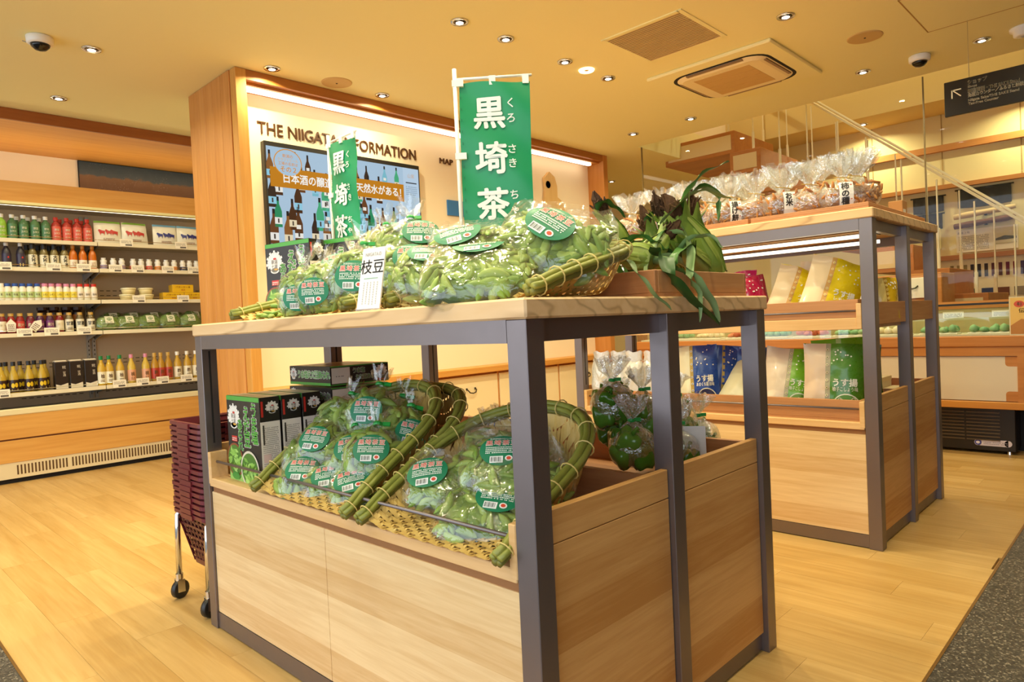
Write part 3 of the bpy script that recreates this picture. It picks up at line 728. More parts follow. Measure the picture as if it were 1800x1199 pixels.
MB().box(FX0, FX1, 5.95, 5.985, .150, .306, bev=.002).build('front_board', M_honey, fr)
MB().box(FX0, FX1, 5.96, 5.983, .30, .325).build('board_gap', mat('board_gap', '#6a3c14', .7), fr)
MB().box(FX0, FX1, 5.955, 5.985, .035, .152).build('kick_panel', mat('kick_cream', '#e0cfa6', .5), fr)
MB().box(FX0, FX1, 5.985, 6.36, 0, .36).build('plinth', M_dark, fr)
m = MB(); x = 1.0
for k in range(70):
    if k in (15,): x += .018
    m.box(x, x + .010, 5.9535, 5.956, .060, .128); x += .0215
m.build('vent_slots', mat('slot_dark', '#5a3d1c', .8), fr)
MB().box(FX0, FX1, 5.95, 5.99, 2.012, 2.16, bev=.002).build('top_fascia', M_honey, fr)
MB().box(FX0, FX1, 5.94, 5.999, 1.995, 2.014).build('fascia_trim', mat('trim_pale', '#e4dca0', .4), fr)
MB().box(FX0, FX1, 5.99, 6.44, 2.02, 2.16).build('canopy', M_frw, fr)
MB().tube([(FX0 + .05, 6.03, 2.005), (FX1 - .05, 6.03, 2.005)], .008, 8).build('canopy_light', mat('fridge_glow', '#fff0cf', .3, emit=2.5), fr)
MB().box(.86, .98, 5.942, 5.95, 2.06, 2.085).build('maker_plate', M_grey, fr)
SZ = [1.755, 1.548, 1.305, 1.066, .635]
for z in SZ:
    for xa, xb in ((FX0 + .03, 1.612), (1.618, FX1 - .03)):
        sh = MB().box(xa, xb, 6.03, 6.35, z - .012, z, bev=.001).build('shelf', M_frw, fr)
        MB().box(xa, xb, 6.012, 6.03, z - .026, z + .004, bev=.002).build('ticket_rail', mat('rail_cream', '#e2d6b8', .4), sh)
        MB().tube([(xa, 6.02, z + .022), (xb, 6.02, z + .022)], .002, 6).build('wire_stop', M_chrome, sh)
        m = MB()
        for xx in (xa + .02, xb - .02): m.add([(xx, 6.04, z - .012), (xx, 6.35, z - .012), (xx, 6.35, z - .07), (xx + .004, 6.04, z - .012), (xx + .004, 6.35, z - .012), (xx + .004, 6.35, z - .07)], [(0, 1, 2), (5, 4, 3), (0, 3, 4, 1), (1, 4, 5, 2), (2, 5, 3, 0)])
        m.build('bracket', M_grey, sh)
for xx in (.5, 1.595, 1.635, 2.6):
    up = MB().box(xx - .012, xx + .012, 6.345, 6.36, .53, 2.0).build('upright', M_grey, fr)
    m = MB()
    for k in range(40): m.box(xx - .003, xx + .003, 6.3445, 6.3455, .56 + k * .035, .575 + k * .035)
    m.build('slot_row', M_dark, up)
m = MB()
for z in (1.12, 1.16, 1.36, 1.40, .80, .83, 1.60, .57):
    for k in range(46):
        if (k // 3) % 4 != 3: x = .55 + k * .048; m.box(x, x + .03, 6.3585, 6.3605, z, z + .005)
m.build('air_slots', M_dark, fr)
MB().box(FX0 + .1, FX1 - .1, 6.06, 6.09, 2.1605, 2.172).build('uplight', mat('uplight_glow', '#ffe9b8', .3, emit=11), fr, label='hidden light strip on top')
# painting over the refrigerators
t = thing('painting', 'long dark painting of night sky over brown earth above the refrigerated shelf', 'painting', T(1.62, 6.448, 2.245))
MB().box(0, 1.35, -.02, 0, 0, .232).build('canvas', M_dark, t)
def paint_mat():
    m = bpy.data.materials.new('night_painting'); m.use_nodes = True; nt = m.node_tree; L = nt.links.new; b = nt.nodes['Principled BSDF']
    tc = nt.nodes.new('ShaderNodeTexCoord'); sp = nt.nodes.new('ShaderNodeSeparateXYZ'); L(tc.outputs['Object'], sp.inputs[0])
    nz = nt.nodes.new('ShaderNodeTexNoise'); nz.inputs['Scale'].default_value = 14; nz.inputs['Detail'].default_value = 8; L(tc.outputs['Object'], nz.inputs['Vector'])
    ma = nt.nodes.new('ShaderNodeMath'); ma.operation = 'MULTIPLY_ADD'; ma.inputs[1].default_value = .08; L(nz.outputs['Fac'], ma.inputs[0]); L(sp.outputs['Z'], ma.inputs[2])
    rp = ramp(nt, [(.08, '#6f5240'), (.150, '#7d604a'), (.165, '#4a5860'), (.26, '#33424c')]); L(ma.outputs[0], rp.inputs['Fac'])
    mg = nt.nodes.new('ShaderNodeTexVoronoi'); mg.inputs['Scale'].default_value = 90; L(tc.outputs['Object'], mg.inputs['Vector'])
    n2 = nt.nodes.new('ShaderNodeTexNoise'); n2.inputs['Scale'].default_value = 5; L(tc.outputs['Object'], n2.inputs['Vector'])
    r1 = ramp(nt, [(.10, '#ffffff'), (.16, '#000000')]); L(mg.outputs['Distance'], r1.inputs['Fac']); r2 = ramp(nt, [(.52, '#000000'), (.64, '#ffffff')]); L(n2.outputs['Fac'], r2.inputs['Fac'])
    mu = nt.nodes.new('ShaderNodeMix'); mu.data_type = 'RGBA'; mu.blend_type = 'MULTIPLY'; mu.inputs[0].default_value = 1; L(r1.outputs[0], mu.inputs[6]); L(r2.outputs[0], mu.inputs[7])
    ad = nt.nodes.new('ShaderNodeMix'); ad.data_type = 'RGBA'; ad.blend_type = 'ADD'; ad.inputs[0].default_value = .5; L(rp.outputs[0], ad.inputs[6]); L(mu.outputs[2], ad.inputs[7])
    L(ad.outputs[2], b.inputs['Base Color']); b.inputs['Roughness'].default_value = .5
    return m
MB().box(.004, 1.346, -.0225, -.02, .004, .228).build('painted_surface', paint_mat(), t)

# ---- products on the shelves: lathe bottles with cap and label
def bottle(name, lab, grp, cat, x, y, z, prof, body, cap, capz, lc, lz, lr=None, art=None, M=None):
    t = thing(name, lab, cat, (M or T(x, y, z)) @ Sc(.98, .98, 1.16), grp)
    key = (name, str(prof), body.name, cap.name if cap else '', str(lc), str(lz), art and art[0])
    if key not in _BC:
        a = MB().lathe(prof, 14).mesh('bottle_body', body, True)
        c = MB().lathe(capz, 12).mesh('cap', cap, False) if cap else None
        l = None
        if lc:
            r = lr or max(p[0] for p in prof); m = MB(); n = 16
            m.lathe([(r + .0008, lz[0]), (r + .0008, lz[1])], n, caps=False)
            l = m.mesh('label', lc, True)
        g = None
        if art:
            r = (lr or max(p[0] for p in prof)) + .0016
            g = art[1].mesh('print', lambda x, y, d: ((r + d * .5) * sin(x / r), -(r + d * .5) * cos(x / r), y))
        _BC[key] = (a, c, l, g)
    a, c, l, g = _BC[key]
    put('bottle_body', a, t)
    if c: put('cap', c, t)
    if l: put('label', l, t)
    if g: put('print', g, t)
    return t
_BC = {}
def at_shelf(px, s, y=6.10):
    """x on shelf s for a picture column"""
    z = SZ[s] + .05
    # column -> x through the ray at the height of the shelf
    a = ony(px, 300, y); b = ony(px, 700, y); k = (z - a.z) / (b.z - a.z)
    return a.x + (b.x - a.x) * k
def card(px, s, w=.096, h=.060, y=6.005, where=''):
    x = at_shelf(px, s, y)
    t = thing('price_card', 'small white price card ' + where, 'price card', T(x, y, SZ[s] - .022) @ Rx(-8), 'price cards on the refrigerated shelf')
    MB().box(-w / 2, w / 2, -.0015, 0, 0, h).build('card', mat('card_white', '#efe4cf', .5), t)
    a = Art(); a.lines(-w * .4, w * .4, h * .45, h * .85, 3, '#8a8178', 1, R0); a.rect(-w * .1, h * .1, w * .4, h * .32, '#5b524a')
    put('print', a.mesh('print', face((0, -.0015, 0), (1, 0, 0), (0, 0, 1))), t)
SH = ['top', 'second', 'third', 'fourth', 'bottom']
plain = lambda n, c, r=.35: mat(n, c, r)
M_capw = plain('cap_white', '#f1ede4'); M_capr = plain('cap_red', '#c8321f'); M_capk = plain('cap_black', '#1d1917'); M_capg = plain('cap_green', '#1f7a3c'); M_capp = plain('cap_pink', '#d88aa6'); M_capo = plain('cap_gold', '#caa04a'); M_capb = plain('cap_blue', '#2c4f9c')
def row(name, what, grp, cat, cols, s, y, *args, **kw):
    for k, c in enumerate(cols):
        lab = ('%s, %s on the %s shelf' % (what, ORD[k], SH[s])) if len(cols) > 1 else '%s on the %s shelf' % (what, SH[s])
        bottle(name, lab, grp, cat, at_shelf(c, s, y), y, SZ[s], *args, **kw)
# top shelf: square green and red juice bottles, two deep
pj = [(.030, 0), (.032, .004), (.032, .100), (.026, .118), (.013, .128), (.013, .150)]
cz = [(.016, .136), (.016, .158)]
def words(lines, col, y0, st, h, extra=None):
    a = Art()
    for k, w in enumerate(lines): a.text(w, 0, y0 - k * st, h, col, .01, 1, wmax=.05)
    if extra: extra(a)
    return a
art_j = ('j', words(['野菜', 'JUICE'], '#e8e2c8', .075, .022, .014, lambda a: a.lines(-.018, .018, .02, .035, 2, '#d9d2b4', 1, R0)))
green = varied('green_juice', [(.2, '#3d5f38'), (.8, '#54784a')], .3, 4); lime = plain('lime_label', '#8db935'); greenl = plain('green_label', '#4f7a50'); redl = plain('red_label', '#d8604c'); redb = plain('red_juice', '#a42a1c')
bottle('juice_bottle', 'lime green juice bottle with white cap at the far left of the top shelf', 'juice bottles on the top shelf', 'bottle', at_shelf(2, 0), 6.08, SZ[0], pj, lime, M_capw, cz, lime, (.006, .098), None, art_j)
row('juice_bottle', 'dark green juice bottle with white cap', 'juice bottles on the top shelf', 'bottle', [22, 42, 62, 81], 0, 6.08, pj, green, M_capw, cz, greenl, (.006, .098), None, art_j)
row('juice_bottle', 'red juice bottle with red cap', 'juice bottles on the top shelf', 'bottle', [99, 118, 136, 154], 0, 6.08, pj, redb, M_capr, cz, redl, (.006, .098), None, art_j)
row('juice_bottle', 'dark green juice bottle with white cap in the back row', 'juice bottles on the top shelf', 'bottle', [30, 50, 70], 0, 6.17, pj, green, M_capw, cz, greenl, (.006, .098), None, art_j)
row('juice_bottle', 'red juice bottle with red cap in the back row', 'juice bottles on the top shelf', 'bottle', [106, 125, 144], 0, 6.17, pj, redb, M_capr, cz, redl, (.006, .098), None, art_j)
# second shelf
pt = [(.026, 0), (.029, .006), (.029, .09), (.024, .112), (.012, .132), (.012, .150)]
cz2 = [(.0145, .138), (.0145, .158)]
row('tea_bottle', 'dark tea bottle with cream cap and red dot', 'drink bottles on the second shelf', 'bottle', [12, 37], 1, 6.08, pt, plain('tea_dark', '#2b2430'), M_capw, cz2, plain('tea_label', '#3a3044'), (.01, .088), None, ('t', Art().ell(.006, .066, .006, .006, '#c2342c', 1, 12).rect(-.014, .012, .01, .03, '#d9c27a')))
row('sake_bottle', 'small sake bottle with dark cap and brush-written cream label', 'drink bottles on the second shelf', 'bottle', [58, 78, 96, 114], 1, 6.08, pt, plain('sake_glass', '#7a6a3c', .15), M_capk, [(.014, .118), (.0165, .126), (.0165, .158)], plain('sake_label', '#e9dfc2'), (.008, .088), None, ('s', Art().text('大', 0, .074, .026, '#2a241e', .03, 1).text('吟', 0, .050, .022, '#2a241e', .03, 1).text('酒', .004, .026, .02, '#2a241e', .03, 1)))
row('juice_bottle', 'orange juice bottle with orange cap and cream label', 'drink bottles on the second shelf', 'bottle', [129, 146, 163], 1, 6.08, pt, plain('orange_juice', '#c96a18', .2), plain('cap_orange', '#cf8a30'), cz2, plain('cream_label', '#efe3cc'), (.012, .062), None, ('o', Art().lines(-.014, .014, .02, .05, 4, '#b07a40', 1, R0)))
row('sake_bottle', 'small dark-capped bottle in the back row', 'drink bottles on the second shelf', 'bottle', [48, 68, 88, 105], 1, 6.17, pt, plain('sake_glass', '#7a6a3c', .15), M_capk, [(.014, .118), (.0165, .126), (.0165, .158)], plain('sake_label', '#e9dfc2'), (.008, .088))
py_ = [(.022, 0), (.025, .006), (.025, .036), (.020, .046), (.024, .056), (.023, .066), (.014, .074), (.016, .078)]
for cols, lc, nm, tx in (([182, 199, 214], '#9a86a8', 'purple', 'ぶどう'), ([234, 248, 262], '#d2463c', 'red', 'いちご'), ([277, 292, 306], '#e08a2c', 'orange', 'みかん'), ([321, 333, 345], '#2b3050', 'navy', '飲む')):
    row('yogurt_bottle', 'small white yogurt bottle with %s label' % nm, 'drinking yogurts on the second shelf', 'bottle', cols, 1, 6.08, py_, plain('yogurt_white', '#efe8dc'), plain('foil', '#f4efe6', .2), [(.017, .076), (.018, .082)], plain('ylab_' + nm, lc), (.010, .034), None, (nm, Art().text(tx, 0, .022, .012, '#f4ead8', .02, 1, wmax=.035)))
# third shelf
pm = [(.022, 0), (.024, .004), (.024, .080), (.018, .092), (.018, .100)]
czm = [(.0195, .094), (.0195, .112)]
for cols, cap, l1, what, tx in (([2], M_capw, '#cfd8a0', 'white milk bottle with white cap', '乳'), ([14, 27, 40, 53, 66], M_capb, '#b9c98a', 'white milk bottle with blue cap and green label', '牛乳'), ([79, 91, 104, 117, 129], M_capp, '#e6d24a', 'white drink bottle with pink cap and yellow label', 'レモン'), ([141, 153, 165], M_capr, '#e8dcc8', 'white drink bottle with red cap', '珈琲')):
    row('milk_bottle', what, 'milk drinks on the third shelf', 'bottle', cols, 2, 6.07, pm, plain('milk_white', '#ece6d2'), cap, czm, plain('ml_' + l1, l1), (.022, .060), None, (what, Art().text(tx, 0, .041, .014, '#6a5a44', .01, 1, wmax=.03)))
for k, c in enumerate([69, 81, 93, 105]):
    x = at_shelf(c, 2, 6.2)
    for j in range(2):
        t = thing('pudding_cup', 'pink-lidded pudding cup, %s column, %s layer, third shelf' % (ORD[k], 'lower' if j == 0 else 'upper'), 'cup', T(x, 6.2, SZ[2] + .012 + j * .066), 'stacked pudding cups')
        if j == 0: MB().box(-.030, .030, -.03, .03, -.012, 0).build('stand', M_white, t)
        MB().lathe([(.022, 0), (.028, .056)], 14).build('cup', plain('pudding', '#d8b0a8'), t, True); MB().lathe([(.030, .056), (.030, .065)], 16).build('lid', plain('pink_lid', '#c4587e'), t)
for k, (c, j) in enumerate(((223, 0), (257, 0), (226, 1), (256, 1))):
    x = at_shelf(c, 2, 6.1)
    t = thing('food_tub', 'round cream food tub, %s pair, %s on the third shelf' % ('left' if k % 2 == 0 else 'right', 'lower' if j == 0 else 'upper'), 'tub', T(x, 6.1, SZ[2] + j * .052), 'round food tubs')
    MB().lathe([(.044, 0), (.054, .040)], 20).build('tub', plain('tub_cream', '#e2cf96'), t, True); MB().lathe([(.057, .040), (.057, .048), (.05, .051)], 20).build('lid', plain('tub_lid', '#efe3b8'), t)
M_ybox = plain('yellow_carton', '#e3b21e')
for k, (c, z0, w) in enumerate(((303, 0, .17), (340, 0, .17), (320, .066, .17))):
    x = at_shelf(c, 2, 6.1)
    t = thing('butter_carton', 'yellow carton with red lettering, %s' % ['lower left of three on the third shelf', 'lower right of three on the third shelf', 'on top of the two others'][k], 'carton', T(x, 6.07, SZ[2] + z0), 'yellow cartons')
    MB().box(-w / 2, w / 2, 0, .09, 0, .065, bev=.001).build('carton', M_ybox, t)
    put('print', Art().text('バターケーキ', 0, .044, .018, '#a8331c', .01, 1, wmax=.13).text('新潟', 0, .020, .014, '#a8331c', 0, 1).mesh('print', face((0, 0, 0), (1, 0, 0), (0, 0, 1))), t)
# fourth shelf: jam and drink jars
pq = [(.024, 0), (.028, .006), (.028, .085), (.022, .102), (.016, .110), (.016, .124)]
czq = [(.0185, .112), (.0185, .130)]
rr = [('#7a1d20', '#e8dcc0'), ('#8e2320', '#b62c28'), ('#8a2022', '#c33a30'), ('#6a1c2c', '#8a2a3c'), ('#4c1f44', '#6a2f64'), ('#4a1d40', '#7a3a70')]
for k, c in enumerate([3, 19, 35, 53, 70, 87, 104]):
    b_, l_ = rr[k % 6]
    bottle('juice_jar', 'gold-capped bottle of dark red juice, %s from the left on the fourth shelf' % ORD[k], 'juice jars on the fourth shelf', 'bottle', at_shelf(c, 3), 6.08, SZ[3], pq, plain('jar' + b_, b_, .15), M_capo, czq, plain('jl' + l_, l_), (.015, .08), None, ('q%d' % k, Art().text('果汁', 0, .055, .02, '#ead9b0', .02, 1).lines(-.014, .014, .02, .038, 3, '#ead9b0', 1, R0)))
row('paste_jar', 'squat jar with brown cap and white printed label', 'juice jars on the fourth shelf', 'jar', [122, 141, 160], 3, 6.08, pq, plain('jar_brown', '#6b5a3a', .2), M_capo, czq, plain('jar_lab', '#e6dcc4'), (.006, .085), None, ('p', Art().text('甘酒', 0, .058, .024, '#2a241e', .03, 1).lines(-.016, .016, .016, .036, 3, '#5a4a3a', 1, R0)))
row('round_jar', 'round dark jar in the back row', 'dark jars behind the juice', 'jar', [76, 96, 118, 137], 3, 6.19, [(.03, .0), (.036, .01), (.036, .13), (.03, .15)], plain('jar_dark', '#2c1812', .3), plain('jar_darkcap', '#3a2014'), [(.037, .15), (.037, .17)], plain('jar_amber', '#b8732a'), (.08, .12))
for k, (c, rt) in enumerate(((20, 0), (64, 38))):
    x = at_shelf(c, 3, 6.03)
    t = thing('product_tag', 'white teardrop product tag %s on the fourth shelf' % ('at the left' if k == 0 else 'tilted beside a price card'), 'tag', T(x, 6.035, SZ[3] + .055) @ Ry(rt))
    MB().add([(-.03, 0, .02), (0, 0, .055), (.03, 0, .02), (.024, 0, -.04), (-.024, 0, -.04)] + [(-.03, -.003, .02), (0, -.003, .055), (.03, -.003, .02), (.024, -.003, -.04), (-.024, -.003, -.04)], [(0, 1, 2, 3, 4), (9, 8, 7, 6, 5)] + [(i, i + 5, (i + 1) % 5 + 5, (i + 1) % 5) for i in range(5)]).build('tag', mat('tag_white', '#efe6d2', .5), t)
    put('print', Art().lines(-.018, .018, -.03, .02, 4, '#6a4a3a', 1, R0).mesh('print', face((0, -.003, 0), (1, 0, 0), (0, 0, 1))), t)
# bottom shelf
pl_ = [(.028, 0), (.031, .006), (.031, .105), (.018, .140), (.0125, .152), (.0125, .185)]
czl = [(.0145, .172), (.0145, .198)]
art_l = ('l', Art().ell(-.012, .05, .011, .015, '#e3c021', 1, 14).ell(.010, .052, .011, .015, '#d9b41c', 1, 14).rect(-.02, .02, .02, .028, '#cdb56a'))
row('lemon_bottle', 'black-capped bottle with dark label and yellow lemons', 'lemon bottles on the bottom shelf', 'bottle', [3, 25, 52, 75], 4, 6.07, pl_, plain('lemon_glass', '#b99a35', .12), M_capk, czl, plain('lemon_label', '#35201a'), (.008, .085), None, art_l)
row('lemon_bottle', 'black-capped lemon bottle in the back row', 'lemon bottles on the bottom shelf', 'bottle', [12, 37, 62, 80], 4, 6.17, pl_, plain('lemon_glass', '#b99a35', .12), M_capk, czl, plain('lemon_label', '#35201a'), (.008, .085), None, art_l)
for k, c in enumerate([108, 134, 160]):
    x = at_shelf(c, 4, 6.08)
    t = thing('drink_carton', 'tall black drink carton with white top, %s of three on the bottom shelf' % ORD[k], 'carton', T(x, 6.06, SZ[4]), 'black cartons')
    MB().box(-.042, .042, 0, .07, 0, .205, bev=.002).build('carton', plain('carton_black', '#241d1c', .3), t)
    MB().box(-.041, .041, .001, .069, .205, .219, bev=.006).build('cap', plain('carton_top', '#d9cdb8'), t)
    put('print', Art().text('糀', .018, .165, .022, '#cfc2ae', 0, 1).text('甘酒', .018, .125, .018, '#cfc2ae', 0, 1, vert=True).poly([(-.04, .004), (.04, .004), (.04, .045), (-.01, .03), (-.04, .04)], '#d8cbb4').mesh('print', face((0, 0, 0), (1, 0, 0), (0, 0, 1))), t)
pw = [(.028, 0), (.031, .006), (.031, .12), (.018, .150), (.0125, .160), (.0125, .19)]
specs = [([179, 193, 212], M_capg, '#c9a23a', '#e9e0c4', 'green-capped bottle of golden juice'), ([232, 257], M_capp, '#cfae4a', '#dfa27c', 'pink-capped bottle of peach juice'), ([273, 284, 297], M_capo, '#b5862e', '#b8402c', 'gold-capped bottle of amber vinegar with red label'), ([313, 330, 345], M_capw, '#c39a3c', '#ece2c6', 'white-capped bottle of amber vinegar with cream label')]
for cols, cap, g_, l_, what in specs:
    row('juice_bottle', what, 'bottles at the right of the bottom shelf', 'bottle', cols, 4, 6.07, pw, plain('glass' + g_, g_, .12), cap, [(.0148, .176), (.0148, .202)], plain('wl' + l_, l_), (.02, .095), None, (what, Art().text('酢' if 'vinegar' in what else '桃' if 'peach' in what else '柚', 0, .065, .026, '#6a4a2a', .02, 1).lines(-.015, .015, .028, .046, 2, '#6a4a2a', 1, R0)))
for k, (px_, s, wh) in enumerate(((222, 0, 'before the red and silver pouches'), (318, 0, 'before the blue cow pouches'), (6, 1, 'under the dark tea bottle'), (94, 1, 'before the brush-lettered sake'), (147, 1, 'before the orange juice'), (203, 1, 'before the purple yogurts'), (242, 1, 'before the red yogurts'), (295, 1, 'before the orange yogurts'), (340, 1, 'before the navy yogurts'),
                                  (244, 2, 'before the food tubs'), (322, 2, 'before the yellow cartons'), (43, 3, 'before the dark red juice'), (91, 3, 'before the purple juice'), (148, 3, 'before the squat jars'),
                                  (3, 4, 'at the left end of the bottom shelf'), (210, 4, 'before the green-capped bottles'), (251, 4, 'before the peach juice'), (286, 4, 'before the red-labelled vinegar'), (328, 4, 'before the cream-labelled vinegar'))):
    card(px_, s, where=wh)
# the shelves go on beyond the left edge of the picture
for s_, nm, pr_, bd, cp, cz_, lb_, lzz in ((0, 'green juice bottle', pj, green, M_capw, cz, greenl, (.006, .098)), (1, 'dark tea bottle', pt, plain('tea_dark', '#2b2430'), M_capw, cz2, plain('tea_label', '#3a3044'), (.01, .088)), (2, 'white milk bottle', pm, plain('milk_white', '#ece6d2'), M_capw, czm, plain('ml_#b9c98a', '#b9c98a'), (.022, .060)), (3, 'red juice jar', pq, plain('jar#7a1d20', '#7a1d20', .15), M_capo, czq, plain('jl#b62c28', '#b62c28'), (.015, .08)), (4, 'lemon bottle', pl_, plain('lemon_glass', '#b99a35', .12), M_capk, czl, plain('lemon_label', '#35201a'), (.008, .085))):
    for k in range(9):
        bottle(nm.replace(' ', '_'), '%s outside the picture at the left, %s on the %s shelf' % (nm, ORD[k], SH[s_]), 'bottles beyond the picture edge', 'bottle', .82 - k * .095, 6.09, SZ[s_], pr_, bd, cp, cz_, lb_, lzz)
# ------------------------------------------------------------------ glass showcase counter
sc = thing('showcase_counter', 'wooden showcase counter with white panels and a low glass case on top', 'counter')
M_cw = wood('counter_wood', '#b06c2c', '#c88644', 'y', 50, .45)
CX = 5.10; CY0, CY1 = .55, 3.45
MB().box(CX, CX + .62, CY0, CY1, .690, .757, bev=.004).build('counter_top', M_cw, sc)
MB().box(CX + .01, CX + .60, CY0 + .01, CY1 - .01, .30, .345, bev=.003).build('bottom_rail', wood('counter_wood2', '#c07a30', '#d4963f', 'y', 50, .45), sc)
MB().box(CX + .04, CX + .58, CY0 + .01, CY1 - .01, .345, .69).build('body', M_cw, sc)
MB().box(CX + .012, CX + .04, CY0 + .01, CY1 - .01, .632, .69).build('top_rail', M_cw, sc)
ny = 3; ys = [CY0 + .10 + k * .92 for k in range(4)]
for k in range(4):
    MB().box(CX + .012, CX + .04, ys[k] - .045 if k else CY0 + .01, ys[k] + .04, .345, .632).build('stile', M_cw, sc)
for k in range(3):
    pn = MB().box(CX + .026, CX + .041, ys[k] + .04, ys[k + 1] - .045, .350, .628).build('panel', mat('panel_white', '#d9c9ae', .4), sc)
    for yy, sy in ((ys[k] + .04, 1), (ys[k + 1] - .045, -1)):
        for zz, sz in ((.350, 1), (.628, -1)):
            P = [(0, 0), (.062, 0)] + [(.062 - .018 + .018 * cos(rad(q)), .062 - .018 + .018 * sin(rad(q))) for q in (0, 30, 60, 90)] + [(0, .062)]
            m = MB(); n = len(P); m.add([(CX + .025, yy + sy * a, zz + sz * b) for a, b in P] + [(CX + .0265, yy + sy * a, zz + sz * b) for a, b in P], [tuple(range(n)), tuple(n + i for i in reversed(range(n)))] + [(i, (i + 1) % n, n + (i + 1) % n, n + i) for i in range(n)])
            m.build('corner_plate', M_cw, pn)
fg = MB().box(CX + .11, CX + .56, .72, 1.75, .02, .298, bev=.004).build('cooling_unit', mat('cooler_black', '#1a1411', .35), sc, label='black cooling unit with louvred front')
m = MB().box(0, .008, -.18, 0, 0, .007).mesh('louvre', mat('louvre', '#54432f', .4))
for k in range(9):
    for j in range(2): put('louvre', m, fg, T(CX + .103, 1.17 - j * .19 , .085 + k * .022))
a = Art(); a.ell(-.075, 0, .018, .018, '#3a3f8f', 2, 18); a.ell(-.075, 0, .011, .009, '#d9d2dc', 3, 12); a.lines(-.045, .08, -.01, .01, 2, '#8a7f8c', 2, R0)
for cx in (-.075, .085): a.ell(cx, 0, .02, .02, '#cfc3cc', 1, 18)
a.rect(-.075, -.02, .085, .02, '#cfc3cc', 1)
put('sticker', a.mesh('sticker', face((CX + .11, .845, .07), (0, -1, 0), (0, 0, 1))), fg, label='oval maker sticker')
for y in (.76, 1.3, 1.7): MB().lathe([(.014, 0), (.012, .02)], 12, M=T(CX + .14, y, 0)).build('foot', M_chrome, fg)
MB().box(CX + .30, CX + .58, CY0 + .03, CY1 - .03, .0, .30).build('plinth', M_dark, sc)
# glass case
M_glass = film('case_glass', .04, .0, .02, 2, .0, (.97, .99, .97), .12)
gz0, gz1 = .757, .958
MB().box(CX + .03, CX + .035, CY0 + .15, CY1 - .03, gz0, gz1).build('front_glass', M_glass, sc)
MB().box(CX + .03, CX + .36, CY0 + .15, CY1 - .03, gz1, gz1 + .005).build('top_glass', M_glass, sc)
MB().box(CX + .026, CX + .040, CY0 + .15, CY1 - .03, gz1 - .006, gz1 + .007).build('top_edge', M_black, sc)
MB().box(CX + .36, CX + .37, CY0 + .15, CY1 - .03, gz0, gz1).build('back_frame', mat('case_back', '#bfae7a', .4), sc)
MB().box(CX + .20, CX + .345, CY0 + .17, CY1 - .05, .862, .867).build('glass_shelf', M_glass, sc)
MB().box(CX + .196, CX + .205, CY0 + .17, CY1 - .05, .858, .870).build('shelf_edge', mat('shelf_edge', '#c9c39a', .3), sc)
MB().box(CX + .05, CX + .35, CY0 + .17, CY1 - .05, gz0 + .001, gz0 + .012).build('case_floor', mat('case_floor', '#e6dfc2', .4), sc)
rf = random.Random(11)
M_gfood = varied('green_sweet', [(.1, '#5f9a6a'), (.9, '#9cc08a')], .5, 30); M_rfood = varied('red_sweet', [(.1, '#b0452c'), (.9, '#d9875a')], .5, 30); M_cfood = varied('cream_sweet', [(.1, '#d9c89a'), (.9, '#f0e6c4')], .5, 30)
sw = [MB().lathe([(.006, 0), (.02, .004), (.024, .014), (.016, .028), (.004, .034)], 10).mesh('sweet', q, True) for q in (M_gfood, M_rfood, M_cfood)]
M_tray = mat('case_tray', '#efe9d6', .35)
for k in range(9):
    y = .84 + k * .275; kind = [0, 0, 2, 0, 1, 0, 1, 2, 0][k]
    t = thing('sweets_tray', '%s sweets in the glass case, %s tray from the yellow sign' % (['pale green', 'reddish', 'cream'][kind], ORD[k]), 'sweets', T(CX + .12, y, gz0 + .012), 'trays in the glass case')
    MB().box(-.06, .06, -.11, .11, 0, .010, bev=.003).build('tray', M_tray, t)
    for i in range(12): put('sweet', sw[kind], t, T(-.04 + (i % 3) * .04, -.08 + (i // 3) * .053, .010 + rf.uniform(0, .006)) @ Rz(rf.uniform(0, 90)) @ Sc(1.0, 1.15, rf.uniform(.8, 1.5)))
    c = thing('sweets_card', 'white name card behind the %s sweets tray in the glass case' % ORD[k], 'price card', T(CX + .26, y - .05, .867), 'name cards in the glass case')
    MB().box(0, .002, -.06, .06, 0, .045).build('card', M_tray, c); put('print', Art().lines(-.05, .05, .01, .036, 3, '#8a8a80', 1, R0).mesh('print', face((0, 0, 0), (0, -1, 0), (0, 0, 1))), c)
# yellow sign on the counter
t = thing('counter_sign', 'upright yellow and orange picture sign standing on the showcase at the right edge', 'sign', T(CX + .004, .722, .7575))
MB().box(0, .008, -.30, 0, 0, .235).build('panel', mat('sign_edge', '#d8c8a0', .4), t)
fl = Art(); fl.rect(.006, .008, .294, .229, '#e0b45c', 0); fl.poly([(.006, .008), (.294, .008), (.294, .09), (.22, .12), (.15, .07), (.06, .10), (.006, .06)], '#b5762c', 1)
fl.ell(.05, .19, .026, .020, '#c8492c', 1, 18); fl.text('旬', .05, .19, .022, '#f0dcae', .02, 2); fl.text('新潟の味', .15, .192, .030, '#6a3a1c', .02, 2, wmax=.12); fl.text('伝統の味', .11, .150, .028, '#6a3a1c', .01, 2, wmax=.16)
put('print', fl.mesh('print', face((0, 0, 0), (0, -1, 0), (0, 0, 1))), t)

